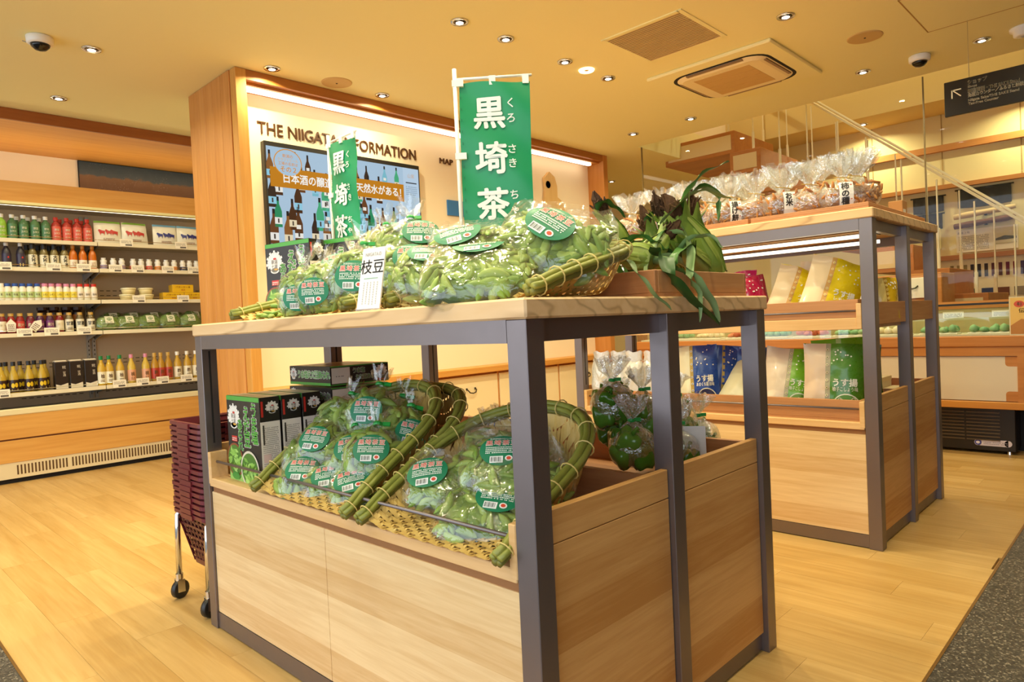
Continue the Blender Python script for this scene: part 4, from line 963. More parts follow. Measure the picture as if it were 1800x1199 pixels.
# ------------------------------------------------------------------ staircase behind
st = thing('staircase', 'open wooden box-step staircase with thin cream railing', 'staircase')
M_stw = wood('stair_wood', '#a4612a', '#bd7c3c', 'y', 45, .5); M_cr = mat('railing_cream', '#eadfbc', .45); M_stp = mat('stair_panel', '#d8c08e', .5)
SX0, SX1 = 6.2, 7.08
for k in range(14):
    zt = .208 * (k + 1); y0 = .02 + k * .245
    y1 = y0 + (.30 if k < 12 else .75)
    if k == 13: continue
    stp = MB().box(SX0, SX1, y0, y1, max(zt - .21, 0), zt, bev=.003).build('step', M_stw, st)
    MB().box(SX0 - .004, SX0 - .0005, y0 + .035, y1 - .035, max(zt - .175, .02), zt - .035).build('panel', M_stp, stp)
def rail_z(y): return .208 + (y - .02) / .245 * .208
sl_ = .19 / .245
for x in (SX0 + .04, SX1 - .05):
    rl = MB()
    for dz in (.68, .715): rl.tube([(x, -.1, rail_z(-.1) + dz), (x, 2.3, rail_z(2.3) + dz), (x, 3.2, rail_z(3.2) + dz)], .008, 6)
    rl.build('handrail', M_cr, st)
    for k in range(13):
        y = .10 + k * .245; z = .208 * (k + 1)
        b = MB().tube([(x, y, z), (x, y, z + .70)], .0065, 6).build('baluster', M_cr, st)
        MB().tube([(x, y, z), (x, y, z + .16)], .013, 8).build('socket', M_cr, b)

# ------------------------------------------------------------------ glass partition hung along the ceiling edge
gp = thing('glass_partition', 'clear frameless glass screen under the ceiling edge before the stairs', 'glass screen')
M_pg = film('partition_glass', .012, .0, .01, 1, .0, (.985, .99, .975), .06)
for a, b in ((3.525, 1.235), (1.23, -1.1)):
    pn = MB().box(5.470, 5.476, b, a, .98, ZC - .001).build('pane', M_pg, gp)
    MB().box(5.466, 5.480, a - .008, a, .98, ZC - .001).build('edge', mat('glass_edge', '#6e5a2e', .4), pn)
struct(MB().box(5.45, 5.50, -1.1, 3.525, .93, .98).build('trim_4', M_oaky))

# ------------------------------------------------------------------ far wall: beams, cloth display, swatches
WX = 7.748
struct(MB().box(WX - .05, WX, .2, 3.5, 2.44, 2.50).build('trim_5', M_oaky))
struct(MB().box(WX - .06, WX, -.2, 2.2, 2.075, 2.115).build('trim_6', M_oaky))
struct(MB().box(WX - .05, WX, -.2, 1.9, 1.385, 1.43).build('trim_7', wood('band_wood', '#8d5330', '#a86c44', 'y', 45, .5)))
for k, (y1, y0, z0, z1, c, lab) in enumerate(((1.85, 1.585, 1.87, 2.02, '#2a2420', 'dark cloth hung on the far wall, beside the pale rolled cloth'), (1.85, 1.60, 1.70, 1.85, '#2c2622', 'dark cloth hung on the far wall, the lower of two near the stair rail'), (1.47, 1.05, 1.875, 2.045, '#26221e', 'wide dark cloth hung on the far wall near the right edge'))):
    t = thing('hung_cloth', lab, 'cloth', (WX, 0, 0), 'cloths on the far wall')
    m = MB(); m.grid(lambda u, v: (-.02 - .006 * sin(u * 23), y0 + (y1 - y0) * u, z0 + (z1 - z0) * v - .01 * sin(u * 3) * (1 - v)), 20, 6); m.build('cloth', mat('cloth' + c, c, .9, bump=.3, bscale=120), t, True)
    MB().tube([(-.02, y0 - .02, z1), (-.02, y1 + .02, z1)], .007, 6).build('rod', M_dark, t)
for k, (z, c, lab) in enumerate(((1.80, '#d6bd85', 'pale rolled cloth on a bracket of the far wall'), (1.71, '#6a4228', 'brown rolled cloth on a bracket of the far wall'))):
    t = thing('rolled_cloth', lab, 'cloth', (WX - .04, 0, 0), 'rolled cloths')
    MB().tube([(0, 1.50, z - .01), (-.01, 1.38, z), (0, 1.24, z + .012), (0, 1.10, z + .02), (0, 1.02, z + .03)], [.026, .03, .024, .028, .02], 10).build('roll', mat('roll' + c, c, .9), t, True)
    MB().box(0, .04, 1.24, 1.26, z - .02, z + .03).build('bracket', M_dark, t)
t = thing('info_board', 'white information board with a small landscape photograph on the far wall', 'notice', (WX, 1.49, 1.45))
MB().box(-.02, 0, -.48, 0, 0, .215).build('board', mat('board_white', '#e8dfc8', .5), t)
a = Art(); a.text('越後上布', .06, .185, .022, '#5a5048', 0, 1, wmax=.10); a.lines(.02, .26, .02, .16, 9, '#9a9084', 1, R0); a.rect(.30, .05, .47, .20, '#cbbf9e', 1); a.poly([(.30, .10), (.38, .125), (.47, .11), (.47, .09), (.30, .085)], '#4a4a44', 2); a.rect(.30, .05, .47, .062, '#b6a884', 2)
put('print', a.mesh('print', face((-.02, 0, 0), (0, -1, 0), (0, 0, 1))), t)
t = thing('blank_board', 'plain cream board on the far wall behind the stair posts', 'notice', (WX, 1.78, 1.50)); MB().box(-.03, 0, -.16, 0, 0, .21, bev=.004).build('board', M_pale, t); MB().box(-.032, -.03, -.15, -.01, .01, .20).build('face', mat('blank_face', '#e5d5a6', .6), t)
sb = thing('swatch_board', 'cream board with rows of dark and coloured thread swatches', 'display board', (WX, 1.62, 1.0))
MB().box(-.015, 0, -.78, 0, 0, .385).build('board', mat('swatch_cream', '#e6d6b4', .6), sb)
swc = ['#8a7a5a', '#9a8258', '#8f7a50', '#2c2630', '#2a2430', '#3a2c30', '#5a2a40', '#5a2838', '#6a2440', '#7a2434', '#4a3c60', '#7a6a3a']
for k, c in enumerate(swc): MB().box(-.02, -.015, -.10 - k * .055, -.072 - k * .055, .21, .33).build('swatch', mat('sw' + c, c, .8), sb)
for k, c in enumerate(('#7a2a2a', '#2c5a3a', '#2c3a6a', '#6a3a2a', '#8a7a6a')): MB().box(-.02, -.015, -.16 - k * .125, -.07 - k * .125, .02, .10).build('swatch', mat('sw' + c, c, .8), sb)
# low cabinet and boxes seen between the posts of the tall table
cb = thing('drawer_cabinet', 'low honey wood cabinet with white drawer and curved handles behind the tall table', 'cabinet', (5.62, 1.2, 0))
MB().box(.10, .50, 0, 1.2, .0, 1.20, bev=.004).build('body', M_oaky, cb)
for k in range(2):
    d = MB().box(.08, .10, .04 + k * .58, .58 + k * .58, 1.02, 1.17, bev=.003).build('drawer', M_tray, cb)
    for yy in (.18, .40): MB().tube([(.08, yy + k * .58 - .03, 1.11), (.06, yy + k * .58 - .02, 1.095), (.055, yy + k * .58, 1.09), (.06, yy + k * .58 + .02, 1.095), (.08, yy + k * .58 + .03, 1.11)], .005, 6).build('handle', mat('iron_handle', '#3b3026', .5, metal=.6), d, True)
# hallway beyond: door frame
y0 = onx(1119, 360, 7.70).y
d1 = MB(); d1.box(7.66, 7.75, y0 - .05, y0 + .05, 0, 2.2); d1.box(7.66, 7.75, y0 - .05, y0 - 1.0, 2.12, 2.2); struct(d1.build('door_1', M_oak))
# ------------------------------------------------------------------ edamame pods and clear bags
def pod_mesh(seed):
    r = random.Random(seed); m = MB(); L = .052; n = 6; P = []; nb = 2 if seed == 1 else 3
    ks = [0, .06, .16, .28, .4, .5, .6, .72, .84, .94, 1]
    V = []; F = []
    for i, k in enumerate(ks):
        bump = .5 + .5 * abs(sin(pi * nb * min(max((k - .06) / .88, 0), 1)))
        env = min(1, sin(pi * k) ** .55 * 1.05) if 0 < k < 1 else .08
        w = .0098 * env * (.80 + .20 * bump); th = .0056 * env * (.55 + .5 * bump)
        bend = .006 * (4 * (k - .5) ** 2 - .5)
        for q in range(n): a = 2 * pi * q / n; V.append((L * (k - .5), w * cos(a) + bend, th * sin(a)))
    for i in range(len(ks) - 1):
        for q in range(n): q2 = (q + 1) % n; F.append((i * n + q, (i + 1) * n + q, (i + 1) * n + q2, i * n + q2))
    m.add(V, F)
    return m.mesh('pod', varied('pod_green', [(.1, '#5c7e26'), (.45, '#7d9a3a'), (.8, '#9fb458')], .42, 45, bump=.25), True)
PODS = [pod_mesh(k) for k in range(3)]
M_podcore = varied('pods_within', [(.2, '#46661f'), (.8, '#7d9a3c')], .6, 60, rnd=False, bump=.8)
M_film = film('clear_film', .07, .022, .09, 38, .55)
M_crisp = film('crisp_cellophane', .26, .09, .08, 60, .7)
def sgnpow(v, e): return math.copysign(abs(v) ** e, v)
class Pillow:
    """bag body: rounded outline in x/z, bulging along y; front is -y"""
    def __init__(s, w, h, d, e=2.6, seed=0, crump=.005): s.w, s.h, s.d, s.e, s.seed, s.c = w, h, d, e, seed, crump
    def rho(s, x, z): return (abs(2 * x / s.w) ** s.e + abs(2 * z / s.h) ** s.e) ** (1 / s.e)
    def dep(s, x, z): r = s.rho(x, z); return s.d / 2 * sqrt(max(0, 1 - r ** 2.2))
    def body(s, k=1.0, crump=None, nu=30, nv=9, mb=None):
        mb = mb or MB(); c = s.c if crump is None else crump; n0 = len(mb.v); V = []
        for side in (-1, 1):
            for j in range(nv + 1):
                r = sin(pi / 2 * (j / nv))
                for i in range(nu):
                    a = 2 * pi * i / nu; x = s.w / 2 * sgnpow(cos(a), 2 / s.e) * r * k; z = s.h / 2 * sgnpow(sin(a), 2 / s.e) * r * k
                    y = side * s.dep(x / k, z / k) * k
                    p = Vector((x, y, z)); q = noise.noise_vector(p * 22 + Vector((s.seed * 7.1, side * 3, 0))); f = noise.noise(p * 55 + Vector((s.seed, 5, 1)))
                    p = p + q * c + Vector((0, side * abs(f) * c * 1.3, 0))
                    V.append(tuple(p))
        F = []; B = (nv + 1) * nu
        for si in range(2):
            for j in range(nv):
                for i in range(nu):
                    i2 = (i + 1) % nu; q = (si * B + j * nu + i, si * B + j * nu + i2, si * B + (j + 1) * nu + i2, si * B + (j + 1) * nu + i)
                    F.append(q if si else tuple(reversed(q)))
        for i in range(nu):                                  # join front and back
            i2 = (i + 1) % nu; F.append((nv * nu + i2, nv * nu + i, B + nv * nu + i, B + nv * nu + i2))
        mb.add(V, F); return mb
    def crown(s, mb, z0, z1, r0=.012, fl=.05, n=24):
        """gathered neck and flared crown above the body"""
        V = []; F = []; st = [(-.035, s.w * .26), (-.012, .022), (0, r0), (.010, r0 * 1.1), (.5 * (z1 - z0), fl * .7), (z1 - z0, fl)]
        rg = random.Random(s.seed + 5)
        ph = rg.uniform(0, 6)
        for j, (dz, r) in enumerate(st):
            for i in range(n):
                a = 2 * pi * i / n; pl = 1 + (.35 if j > 2 else .15) * sin(a * (6 if n < 30 else 11) + ph) + rg.uniform(-.12, .12)
                V.append((r * pl * cos(a), r * pl * sin(a) * .75, z0 + dz + (rg.uniform(-.012, .012) if j >= 4 else 0)))
        for j in range(len(st) - 1):
            for i in range(n): i2 = (i + 1) % n; F.append((j * n + i, j * n + i2, (j + 1) * n + i2, (j + 1) * n + i))
        mb.add(V, F); return mb

def bean_label(p, x0, z0, w, h, rot=0, qr=False):
    """green oval sticker wrapped on the bag front"""
    a = Art(); G = '#0f7a52'; Wt = '#e9efe2'; Pk = '#eda78e'
    a.ell(0, 0, w / 2, h / 2, G, 0, 32, rings=5)
    a.text('新潟県黒埼産のおいしい枝豆', 0, h * .37, h * .07, Wt, .01, 2, wmax=w * .55)
    for k, ch in enumerate('黒埼茶豆'): a.text(ch, w * (-.285 + k * .19), h * .215, h * .17, Wt, .075, 2, fit=False); a.text(ch, w * (-.285 + k * .19), h * .215, h * .17, '#d9644e', .02, 3, fit=False)
    a.lines(-w * .36, w * .36, -h * .13, h * .10, 4, Wt, 2, R0, .55)
    a.rect(-w * .25, -h * .42, w * .05, -h * .22, '#f0f0ea', 2)
    for k in range(9): a.rect(-w * .225 + k * w * .028, -h * .39, -w * .225 + k * w * .028 + w * (.008 + .008 * (k % 3 == 0)), -h * .25, '#4a5048', 3)
    a.ell(w * .18, -h * .29, w * .085, h * .085, '#f1efe6', 2, 18); a.ell(w * .18, -h * .29, w * .052, h * .052, '#d9482c', 3, 16)
    ca, sa = cos(rad(rot)), sin(rad(rot))
    def fn(x, y, d):
        X = x0 + x * ca - y * sa; Z = z0 + x * sa + y * ca
        return (X, -p.dep(X * .94, Z * .94) - .0045 - d, Z)
    return a.mesh('label', fn, step=.0005)
def pods_in(t, p, n, rng, zmin=-.9, zmax=.9, back=.12, sc=1.0):
    k = 0
    while k < n:
        x = rng.uniform(-1, 1) * p.w / 2; z = rng.uniform(zmin, zmax) * p.h / 2
        r = p.rho(x, z)
        if r > .88: continue
        sd = 1 if rng.random() < back else -1
        d = p.dep(x, z); y = sd * max(d * rng.uniform(.72, .9) - .004, 0)
        e = .004; nx = -(p.dep(x + e, z) - p.dep(x - e, z)) / (2 * e); nz = -(p.dep(x, z + e) - p.dep(x, z - e)) / (2 * e)
        nrm = Vector((nx, sd, nz)).normalized()
        q = nrm.to_track_quat('Z', 'Y').to_matrix().to_4x4()
        M = T(x * .96, y, z * .96) @ q @ Rz(rng.uniform(0, 360)) @ Rx(rng.uniform(-30, 30)) @ Ry(rng.uniform(-14, 14)) @ Sc(sc * rng.uniform(.85, 1.2))
        put('pod', PODS[rng.randrange(3)], t, M); k += 1
M_tie = mat('green_tie', '#1f9a3c', .4)
def bag_matrix(c, yaw=-45, tilt=35, roll=0): return T(*c) @ Rz(yaw) @ Rx(-tilt) @ Ry(roll)
_BG = {}
def bean_bag(lab, c, yaw=-45, tilt=35, roll=0, size='small', var=0, lx=0, lz=0, lrot=0, label=True, tie=True, n=None, grp='bags of edamame', scale=None):
    scale = scale or (1.16 if size == 'small' and c[2] < .9 else 1.0)
    dims = {'small': (.150, .145, .075), 'big': (.235, .165, .085), 'mid': (.185, .16, .085)}[size]
    key = (size, var)
    p = Pillow(*dims, 2.5 if size == 'small' else 3.0, var + (10 if size == 'big' else 0), .0045)
    if key not in _BG:
        mb = p.body()
        if size == 'small': p.crown(mb, dims[1] / 2 + .012, dims[1] / 2 + .055, .009, .026)
        elif size == 'mid': p.crown(mb, dims[1] / 2 + .018, dims[1] / 2 + .07, .010, .034)
        else:                                                # loose open end above the contents
            V = []; F = []; nn = 26; rg = random.Random(var)
            for j, (zz, dd) in enumerate(((.30, .72), (.50, .42), (.62, .24), (.74, .09))):
                for i in range(nn): a = 2 * pi * i / nn; V.append((dims[0] / 2 * cos(a) * (.97 - .06 * j) + rg.uniform(-.004, .004), dims[2] * dd * sin(a) * .55 + rg.uniform(-.005, .005), dims[1] * (zz * .9) + rg.uniform(-.006, .006)))
            for j in range(3):
                for i in range(nn): i2 = (i + 1) % nn; F.append((j * nn + i, j * nn + i2, (j + 1) * nn + i2, (j + 1) * nn + i))
            mb.add(V, F)
        _BG[key] = (mb.mesh('bag_film', M_film, True), p.body(.74, .006, 18, 5).mesh('pods_within', M_podcore, True))
    fm, cm = _BG[key]
    t = thing('edamame_bag', lab, 'bag of edamame', bag_matrix(c, yaw, tilt, roll) @ Sc(scale), grp)
    put('bag_film', fm, t); put('pods_within', cm, t, kind='stuff')
    pods_in(t, p, n or {'small': 34, 'mid': 46, 'big': 62}[size], random.Random(hash(lab) % 9999 if False else len(lab) * 31 + int(c[1] * 1000)), sc=1.05)
    lk = (size, lx, lz, lrot)
    if label:
        if lk not in _BG:
            w, h = {'small': (.085, .074), 'mid': (.098, .084), 'big': (.100, .086)}[size]
            _BG[lk] = bean_label(p, lx, lz, w, h, lrot)
        put('label', _BG[lk], t, label='green oval label')
    if tie and size != 'big':
        z = dims[1] / 2 + (.012 if size == 'small' else .018)
        MB().lathe([(.011, z - .004), (.0125, z), (.011, z + .005)], 12, caps=False).box(.008, .030, -.003, .003, z - .004, z + .006).build('tie', M_tie, t)
    return t

# ------------------------------------------------------------------ woven winnowing baskets
M_weave = varied('bamboo_weave', [(.2, '#c79a46'), (.6, '#dcb869'), (.9, '#ecd596')], .5, 18, rnd=False, bump=.15)
M_rim = varied('bamboo_rim', [(.2, '#6f7428'), (.6, '#8d8f3c'), (.9, '#a8a458')], .4, 14, rnd=False, bump=.2)
M_rim2 = varied('bamboo_rim_dark', [(.2, '#4d4a1c'), (.7, '#77742e')], .45, 14, rnd=False)
M_bind = mat('cane_binding', '#d9bf72', .5)
def winnow(lab, M, w=.52, L=.46, hb=.15, h0=.035, grp='winnowing baskets'):
    """local: front edge along x at y=0, back at y=L, bottom at z=0"""
    t = thing('bamboo_basket', lab, 'basket', M, grp)
    y0 = L * .50
    def q(x, y):
        if y < y0: return abs(x) / (w / 2)
        return sqrt((x / (w / 2)) ** 2 + ((y - y0) / (L - y0)) ** 2)
    def wall(y): return h0 + (hb - h0) * min(1, max(0, y / L)) ** .8
    def hz(x, y):
        k = max(0, (min(q(x, y), 1.0) - .70) / .30); return wall(y) * k ** 1.7
    def pt(x, y, off):
        e = .003; gx = (hz(x + e, y) - hz(x - e, y)) / (2 * e); gy = (hz(x, y + e) - hz(x, y - e)) / (2 * e)
        nn = Vector((-gx, -gy, 1)).normalized(); return Vector((x, y, hz(x, y))) + nn * off
    mb = MB(); pitch = .0125; hw = .0056; amp = .0016
    ny = int(L / pitch); nx = int(w / pitch)
    def ribbon(P, side):
        V = []; F = []
        for i, (a, b) in enumerate(P): V += [tuple(a), tuple(b)]
        for i in range(len(P) - 1): F.append((2 * i, 2 * i + 1, 2 * i + 3, 2 * i + 2))
        if len(P) > 1: mb.add(V, F)
    for j in range(ny + 1):
        y = .004 + j * pitch; P = []
        for i in range(-nx // 2 - 1, nx // 2 + 2):
            x = i * pitch; 
            if q(x, y) > 1.0 or y > L: 
                if P: ribbon(P, 0); P = []
                continue
            o = amp * (1 if (i + 2 * j) // 2 % 2 == 0 else -1)
            P.append((pt(x, y - hw, o), pt(x, y + hw, o)))
        ribbon(P, 0)
    for i in range(-nx // 2, nx // 2 + 1):
        x = i * pitch + pitch * .5; P = []
        for j in range(ny + 2):
            y = j * pitch
            if q(x, y) > 1.0 or y > L:
                if P: ribbon(P, 1); P = []
                continue
            o = -amp * (1 if (i + 2 * j) // 2 % 2 == 0 else -1)
            P.append((pt(x - hw * .7, y, o), pt(x + hw * .7, y, o)))
        ribbon(P, 1)
    mb.build('weave', M_weave, t, kind='stuff')
    # rim: front-left corner -> back -> front-right corner
    R = []
    for k in range(9): y = -.02 + (y0 + .02) * k / 9; R.append((-w / 2, y))
    for k in range(19): a = pi - pi * k / 18; R.append((w / 2 * cos(a), y0 + (L - y0) * sin(a)))
    for k in range(9): y = y0 - (y0 + .02) * (k + 1) / 9; R.append((w / 2, y))
    C = [Vector((x, y, wall(max(y, 0)))) for x, y in R]
    for a, (ro, zo, rd, mt) in enumerate(((.0, .010, .0085, M_rim), (.011, .003, .0075, M_rim), (-.010, .002, .0075, M_rim), (.006, -.008, .0075, M_rim2), (-.006, -.008, .0075, M_rim2))):
        P = []
        for i, c in enumerate(C):
            d = Vector((c.x, max(c.y - y0, 0) * .9, 0)); d = d.normalized() if d.length > 1e-4 else Vector((1, 0, 0))
            P.append(c + d * ro + Vector((0, 0, zo)))
        MB().tube(P, rd, 7).build('rim_cane', mt, t, True)
    for i in range(1, len(C) - 1, 2):
        c = C[i]; tg = (C[i + 1] - C[i - 1]).normalized(); a = Vector((0, 0, 1)); s_ = tg.cross(a).normalized(); b = s_.cross(tg)
        P = [c + s_ * (.021 * cos(v)) + b * (.0205 * sin(v) + .001) for v in [2 * pi * k / 12 for k in range(12)]]
        MB().tube(P, .0016, 5, closed=True).build('binding', M_bind, t)
    return t
def lay(c, yaw, tilt): return T(*c) @ Rz(yaw) @ Rx(tilt)      # yaw -90: front edge faces -x (y local -> +x world)

# lower tray: baskets open towards -x (the aisle side)
winnow('bamboo winnowing basket nested under the one with small bags', lay((.945, 1.640, .513), -90, 14), .46, .47, .16, .02)
winnow('bamboo winnowing basket holding the small tied edamame bags', lay((.900, 1.685, .517), -90, 15), .48, .46, .165, .02)
winnow('bamboo winnowing basket holding the large edamame bags on the lower tray', lay((.900, 1.150, .513), -90, 10), .46, .45, .165, .02)
# table top
winnow('bamboo winnowing basket on the table top at the left, with labelled bags', lay((.93, 1.765, ZT + .003), -90, 2), .62, .50, .09, .017)
winnow('bamboo winnowing basket on the table top beside the corn crate', lay((.975, 1.105, ZT + .003), -90, 2), .46, .46, .115, .017)

sm = 'small tied edamame bag '
bean_bag(sm + 'at the front left corner of the left lower basket', (.985, 1.81, 0.552), -50, 42, 4, var=0, lz=.004)
bean_bag(sm + 'in the left lower basket, front row, second from the boxes', (1.005, 1.70, 0.544), -52, 48, -10, var=1, lz=.0)
bean_bag(sm + 'in the left lower basket, front row, nearest its rim', (1.01, 1.575, 0.547), -50, 52, -14, var=2, lx=-.01)
bean_bag(sm + 'leaning on the left rim of the left lower basket', (1.13, 1.845, .690), -52, 30, 14, var=2, label=False)
bean_bag(sm + 'low against the left rim of the left lower basket', (1.03, 1.865, .600), -52, 44, 8, var=1, label=False)
bean_bag(sm + 'against the black boxes, middle row of the left lower basket', (1.05, 1.815, 0.632), -55, 40, 10, var=1, lx=-.012)
bean_bag(sm + 'at the centre of the left lower basket', (1.065, 1.675, 0.617), -48, 40, -6, var=2)
bean_bag(sm + 'at the right of the middle row in the left lower basket', (1.06, 1.575, 0.624), -44, 34, 4, var=0, lz=.004)
bean_bag(sm + 'topmost of the pile in the left lower basket', (1.17, 1.72, 0.717), -48, 26, 6, var=0, lx=-.014)
bean_bag(sm + 'at the back right of the left lower basket', (1.17, 1.585, 0.662), -30, 30, 20, var=1, lx=.02)
bean_bag(sm + 'behind the topmost one in the left lower basket', (1.23, 1.70, 0.674), -48, 22, 12, var=2, label=False)
lg = 'large clear edamame bag '
bean_bag(lg + 'lying foremost in the right lower basket', (1.005, 1.085, 0.552), -58, 52, 2, 'big', 0, lx=.035, lz=.026, lrot=-4)
bean_bag(lg + 'at the left of the right lower basket', (1.045, 1.235, 0.592), -50, 46, 4, 'big', 1, lx=-.055, lz=.012, lrot=6)
bean_bag(lg + 'second layer of the right lower basket, by the steel post', (1.10, 1.10, 0.642), -52, 44, 0, 'big', 2, lx=-.01, lz=.02)
bean_bag(lg + 'at the back of the right lower basket', (1.19, 1.20, 0.642), -46, 36, 4, 'big', 0, lx=-.03, lz=-.01)
bean_bag(lg + 'seen right of the steel post in the lower basket', (1.09, 1.045, 0.610), -48, 40, -6, 'big', 1, label=False)
# table top, left basket
tp = 'edamame bag on the table top, '
bean_bag(tp + 'second from the left, label at the table edge', (.965, 1.735, ZT + .062), -48, 12, 2, 'small', 0, lz=-.018, tie=False)
bean_bag(tp + 'third from the left, upright oval label', (.965, 1.635, ZT + .068), -50, 10, 0, 'small', 1, lz=-.012, lx=-.01, tie=False)
bean_bag(tp + 'large one left of the white name card', (1.03, 1.545, ZT + .09), -48, 14, 4, 'mid', 0, lx=-.01, lz=-.004)
bean_bag(tp + 'behind and left of the big upright label', (1.09, 1.72, ZT + .11), -48, 40, 8, 'mid', 1, lx=-.02, lz=.02, lrot=18)
bean_bag(tp + 'highest one in front of the black boxes', (1.17, 1.62, ZT + .175), -48, 30, -4, 'mid', 2, lx=.02, lz=-.03, lrot=20)
bean_bag(tp + 'right behind the white name card', (1.13, 1.46, ZT + .165), -46, 26, 0, 'mid', 0, lx=.035, lz=.03)
bean_bag(tp + 'low behind the white name card', (1.08, 1.43, ZT + .10), -46, 22, 0, 'mid', 1, lx=.03, lz=.02)
bean_bag(tp + 'beside the basket handle right of the name card', (1.03, 1.255, ZT + .075), -48, 40, 6, 'mid', 2, lx=-.01, lz=.045)
bean_bag(tp + 'at the foot of the black boxes', (1.13, 1.83, ZT + .075), -50, 30, 0, 'mid', 1, label=False)
bg = 'big edamame bag on the table top, '
bean_bag(bg + 'below the large green banner', (1.10, 1.150, ZT + .105), -48, 36, -6, 'big', 0, lx=-.045, lz=.055, lrot=6, scale=1.12)
bean_bag(bg + 'highest, with tilted label beside the corn', (1.15, .965, ZT + .110), -46, 30, 14, 'big', 1, lx=-.02, lz=.03, lrot=-30, scale=1.15)
bean_bag(bg + 'lying in front at the table edge', (.985, 1.04, ZT + .052), -52, 50, -4, 'big', 2, lx=.0, lz=.062, scale=1.12)
bean_bag(bg + 'between the label bag and the basket rim', (1.16, 1.03, ZT + .075), -48, 36, 4, 'big', 1, label=False, scale=1.05)
# loose pods in front of the boxes
t = thing('pod_heap', 'small heap of loose edamame pods at the left end of the table top', 'edamame', (1.0, 1.90, ZT))
rl = random.Random(4)
for k in range(46):
    a = rl.uniform(0, 6.28); r = .085 * sqrt(rl.random()); z = .006 + .05 * (1 - r / .085) * rl.random()
    put('pod', PODS[k % 3], t, T(r * cos(a) * .8, r * sin(a) * 1.2, z) @ Rz(rl.uniform(0, 360)) @ Ry(rl.uniform(-15, 15)) @ Sc(1.15))
# ------------------------------------------------------------------ black cartons of edamame crackers
CB, CG, CW = '#231d1a', '#5aa544', '#efe9df'
def emblem(a, cx, cy, r, L=1):
    for k in range(15):
        th = rad(-20 + k * 220 / 14); c, s_ = cos(th), sin(th); l = r * (1.0 if k % 2 else .86); w = r * .085
        a.poly([(cx + c * r * .5 - s_ * w, cy + s_ * r * .5 + c * w), (cx + c * r * .5 + s_ * w, cy + s_ * r * .5 - c * w), (cx + c * l + s_ * w * 1.2, cy + s_ * l - c * w * 1.2), (cx + c * l - s_ * w * 1.2, cy + s_ * l + c * w * 1.2)], CW, L)
    a.ell(cx, cy - r * .08, r * .60, r * .62, CW, L + 1, 22); a.ell(cx, cy - r * .55, r * .5, r * .22, CW, L + 1, 18)
    a.ell(cx + r * .06, cy + r * .36, r * .2, r * .08, '#c8352b', L + 2, 12); a.ell(cx + r * .15, cy - r * .45, r * .25, r * .07, '#d9a441', L + 2, 12)
    a.text('新潟', cx, cy + r * .12, r * .32, '#8a8078', .02, L + 2); a.text('七屋', cx, cy - r * .24, r * .32, '#8a8078', .02, L + 2)
def brush(a, t, cx, cy, h, L=2, vert=True, step=None):
    for k, ch in enumerate(t):
        x, y = (cx, cy - k * h * (step or 1.0)) if vert else (cx + k * h * (step or 1.0), cy)
        a.text(ch, x, y, h, CW, .075, L, fit=False); a.text(ch, x, y, h, CG, .02, L + 1, fit=False)
def bowl(a, cx, cy, r, rim, rng, L=2):
    a.ell(cx, cy, r, r * .95, rim, L, 28); a.ell(cx, cy, r * .88, r * .84, '#4c7a2a', L + 1, 24)
    for k in range(26):
        th = rng.uniform(0, 6.28); q = r * .7 * sqrt(rng.random()); l = r * .3; al = rng.uniform(0, 3.14)
        x, y = cx + q * cos(th), cy + q * sin(th) * .9
        a.poly([(x + l * cos(al + v) * (1 if i % 2 == 0 else .38), y + l * sin(al + v) * (1 if i % 2 == 0 else .38)) for i, v in enumerate((0, 1.2, 3.14, 4.34))], ['#8fc053', '#79ab42', '#a6cf6c'][k % 3], L + 2)
BWd, BHt, BDp = .23, .275, .064
rgb_ = random.Random(5)
# broad face: print coordinates x 0..BWd, y 0..BHt
fa = Art(); fa.rect(0, 0, BWd, BHt, CB, 0); fa.rect(0, BHt - .014, BWd, BHt, '#4fa33c', 1); fa.rect(0, 0, BWd, .035, '#8fbf62', 1)
emblem(fa, .048, .205, .046); fa.rect(.028, .128, .066, .146, '#c8352b', 1); fa.lines(.031, .063, .131, .143, 2, CW, 2, rgb_)
brush(fa, 'うま塩', .192, .235, .042); brush(fa, 'えだ豆', .140, .222, .042); brush(fa, 'あられ', .092, .185, .034)
bowl(fa, .045, .068, .058, '#8e4a2c', rgb_, 2); bowl(fa, .150, .045, .064, '#d9cfb8', rgb_, 5); fa.ell(.05, .018, .028, .012, '#3a8a34', 8, 18)
fb = Art(); fb.rect(0, 0, BDp, BHt, '#efe6da', 0); fb.rect(0, BHt - .075, BDp, BHt, CB, 1); emblem(fb, .040, BHt - .034, .022, 2); fb.rect(.004, BHt - .060, .011, BHt - .012, '#c8352b', 2)
fb.lines(.006, .058, .012, .185, 30, '#9a9086', 1, rgb_, .4); fb.rect(.007, .13, .012, .19, '#3a332c', 2); fb.rect(.006, .075, .030, .10, '#e6c8c0', 2)
ft = Art(); ft.rect(0, 0, BWd, BDp, '#d8c9a4', 0); ft.rect(0, 0, BWd, .006, '#4fa33c', 1); ft.rect(.03, .018, .2, .046, '#c2b58c', 1)
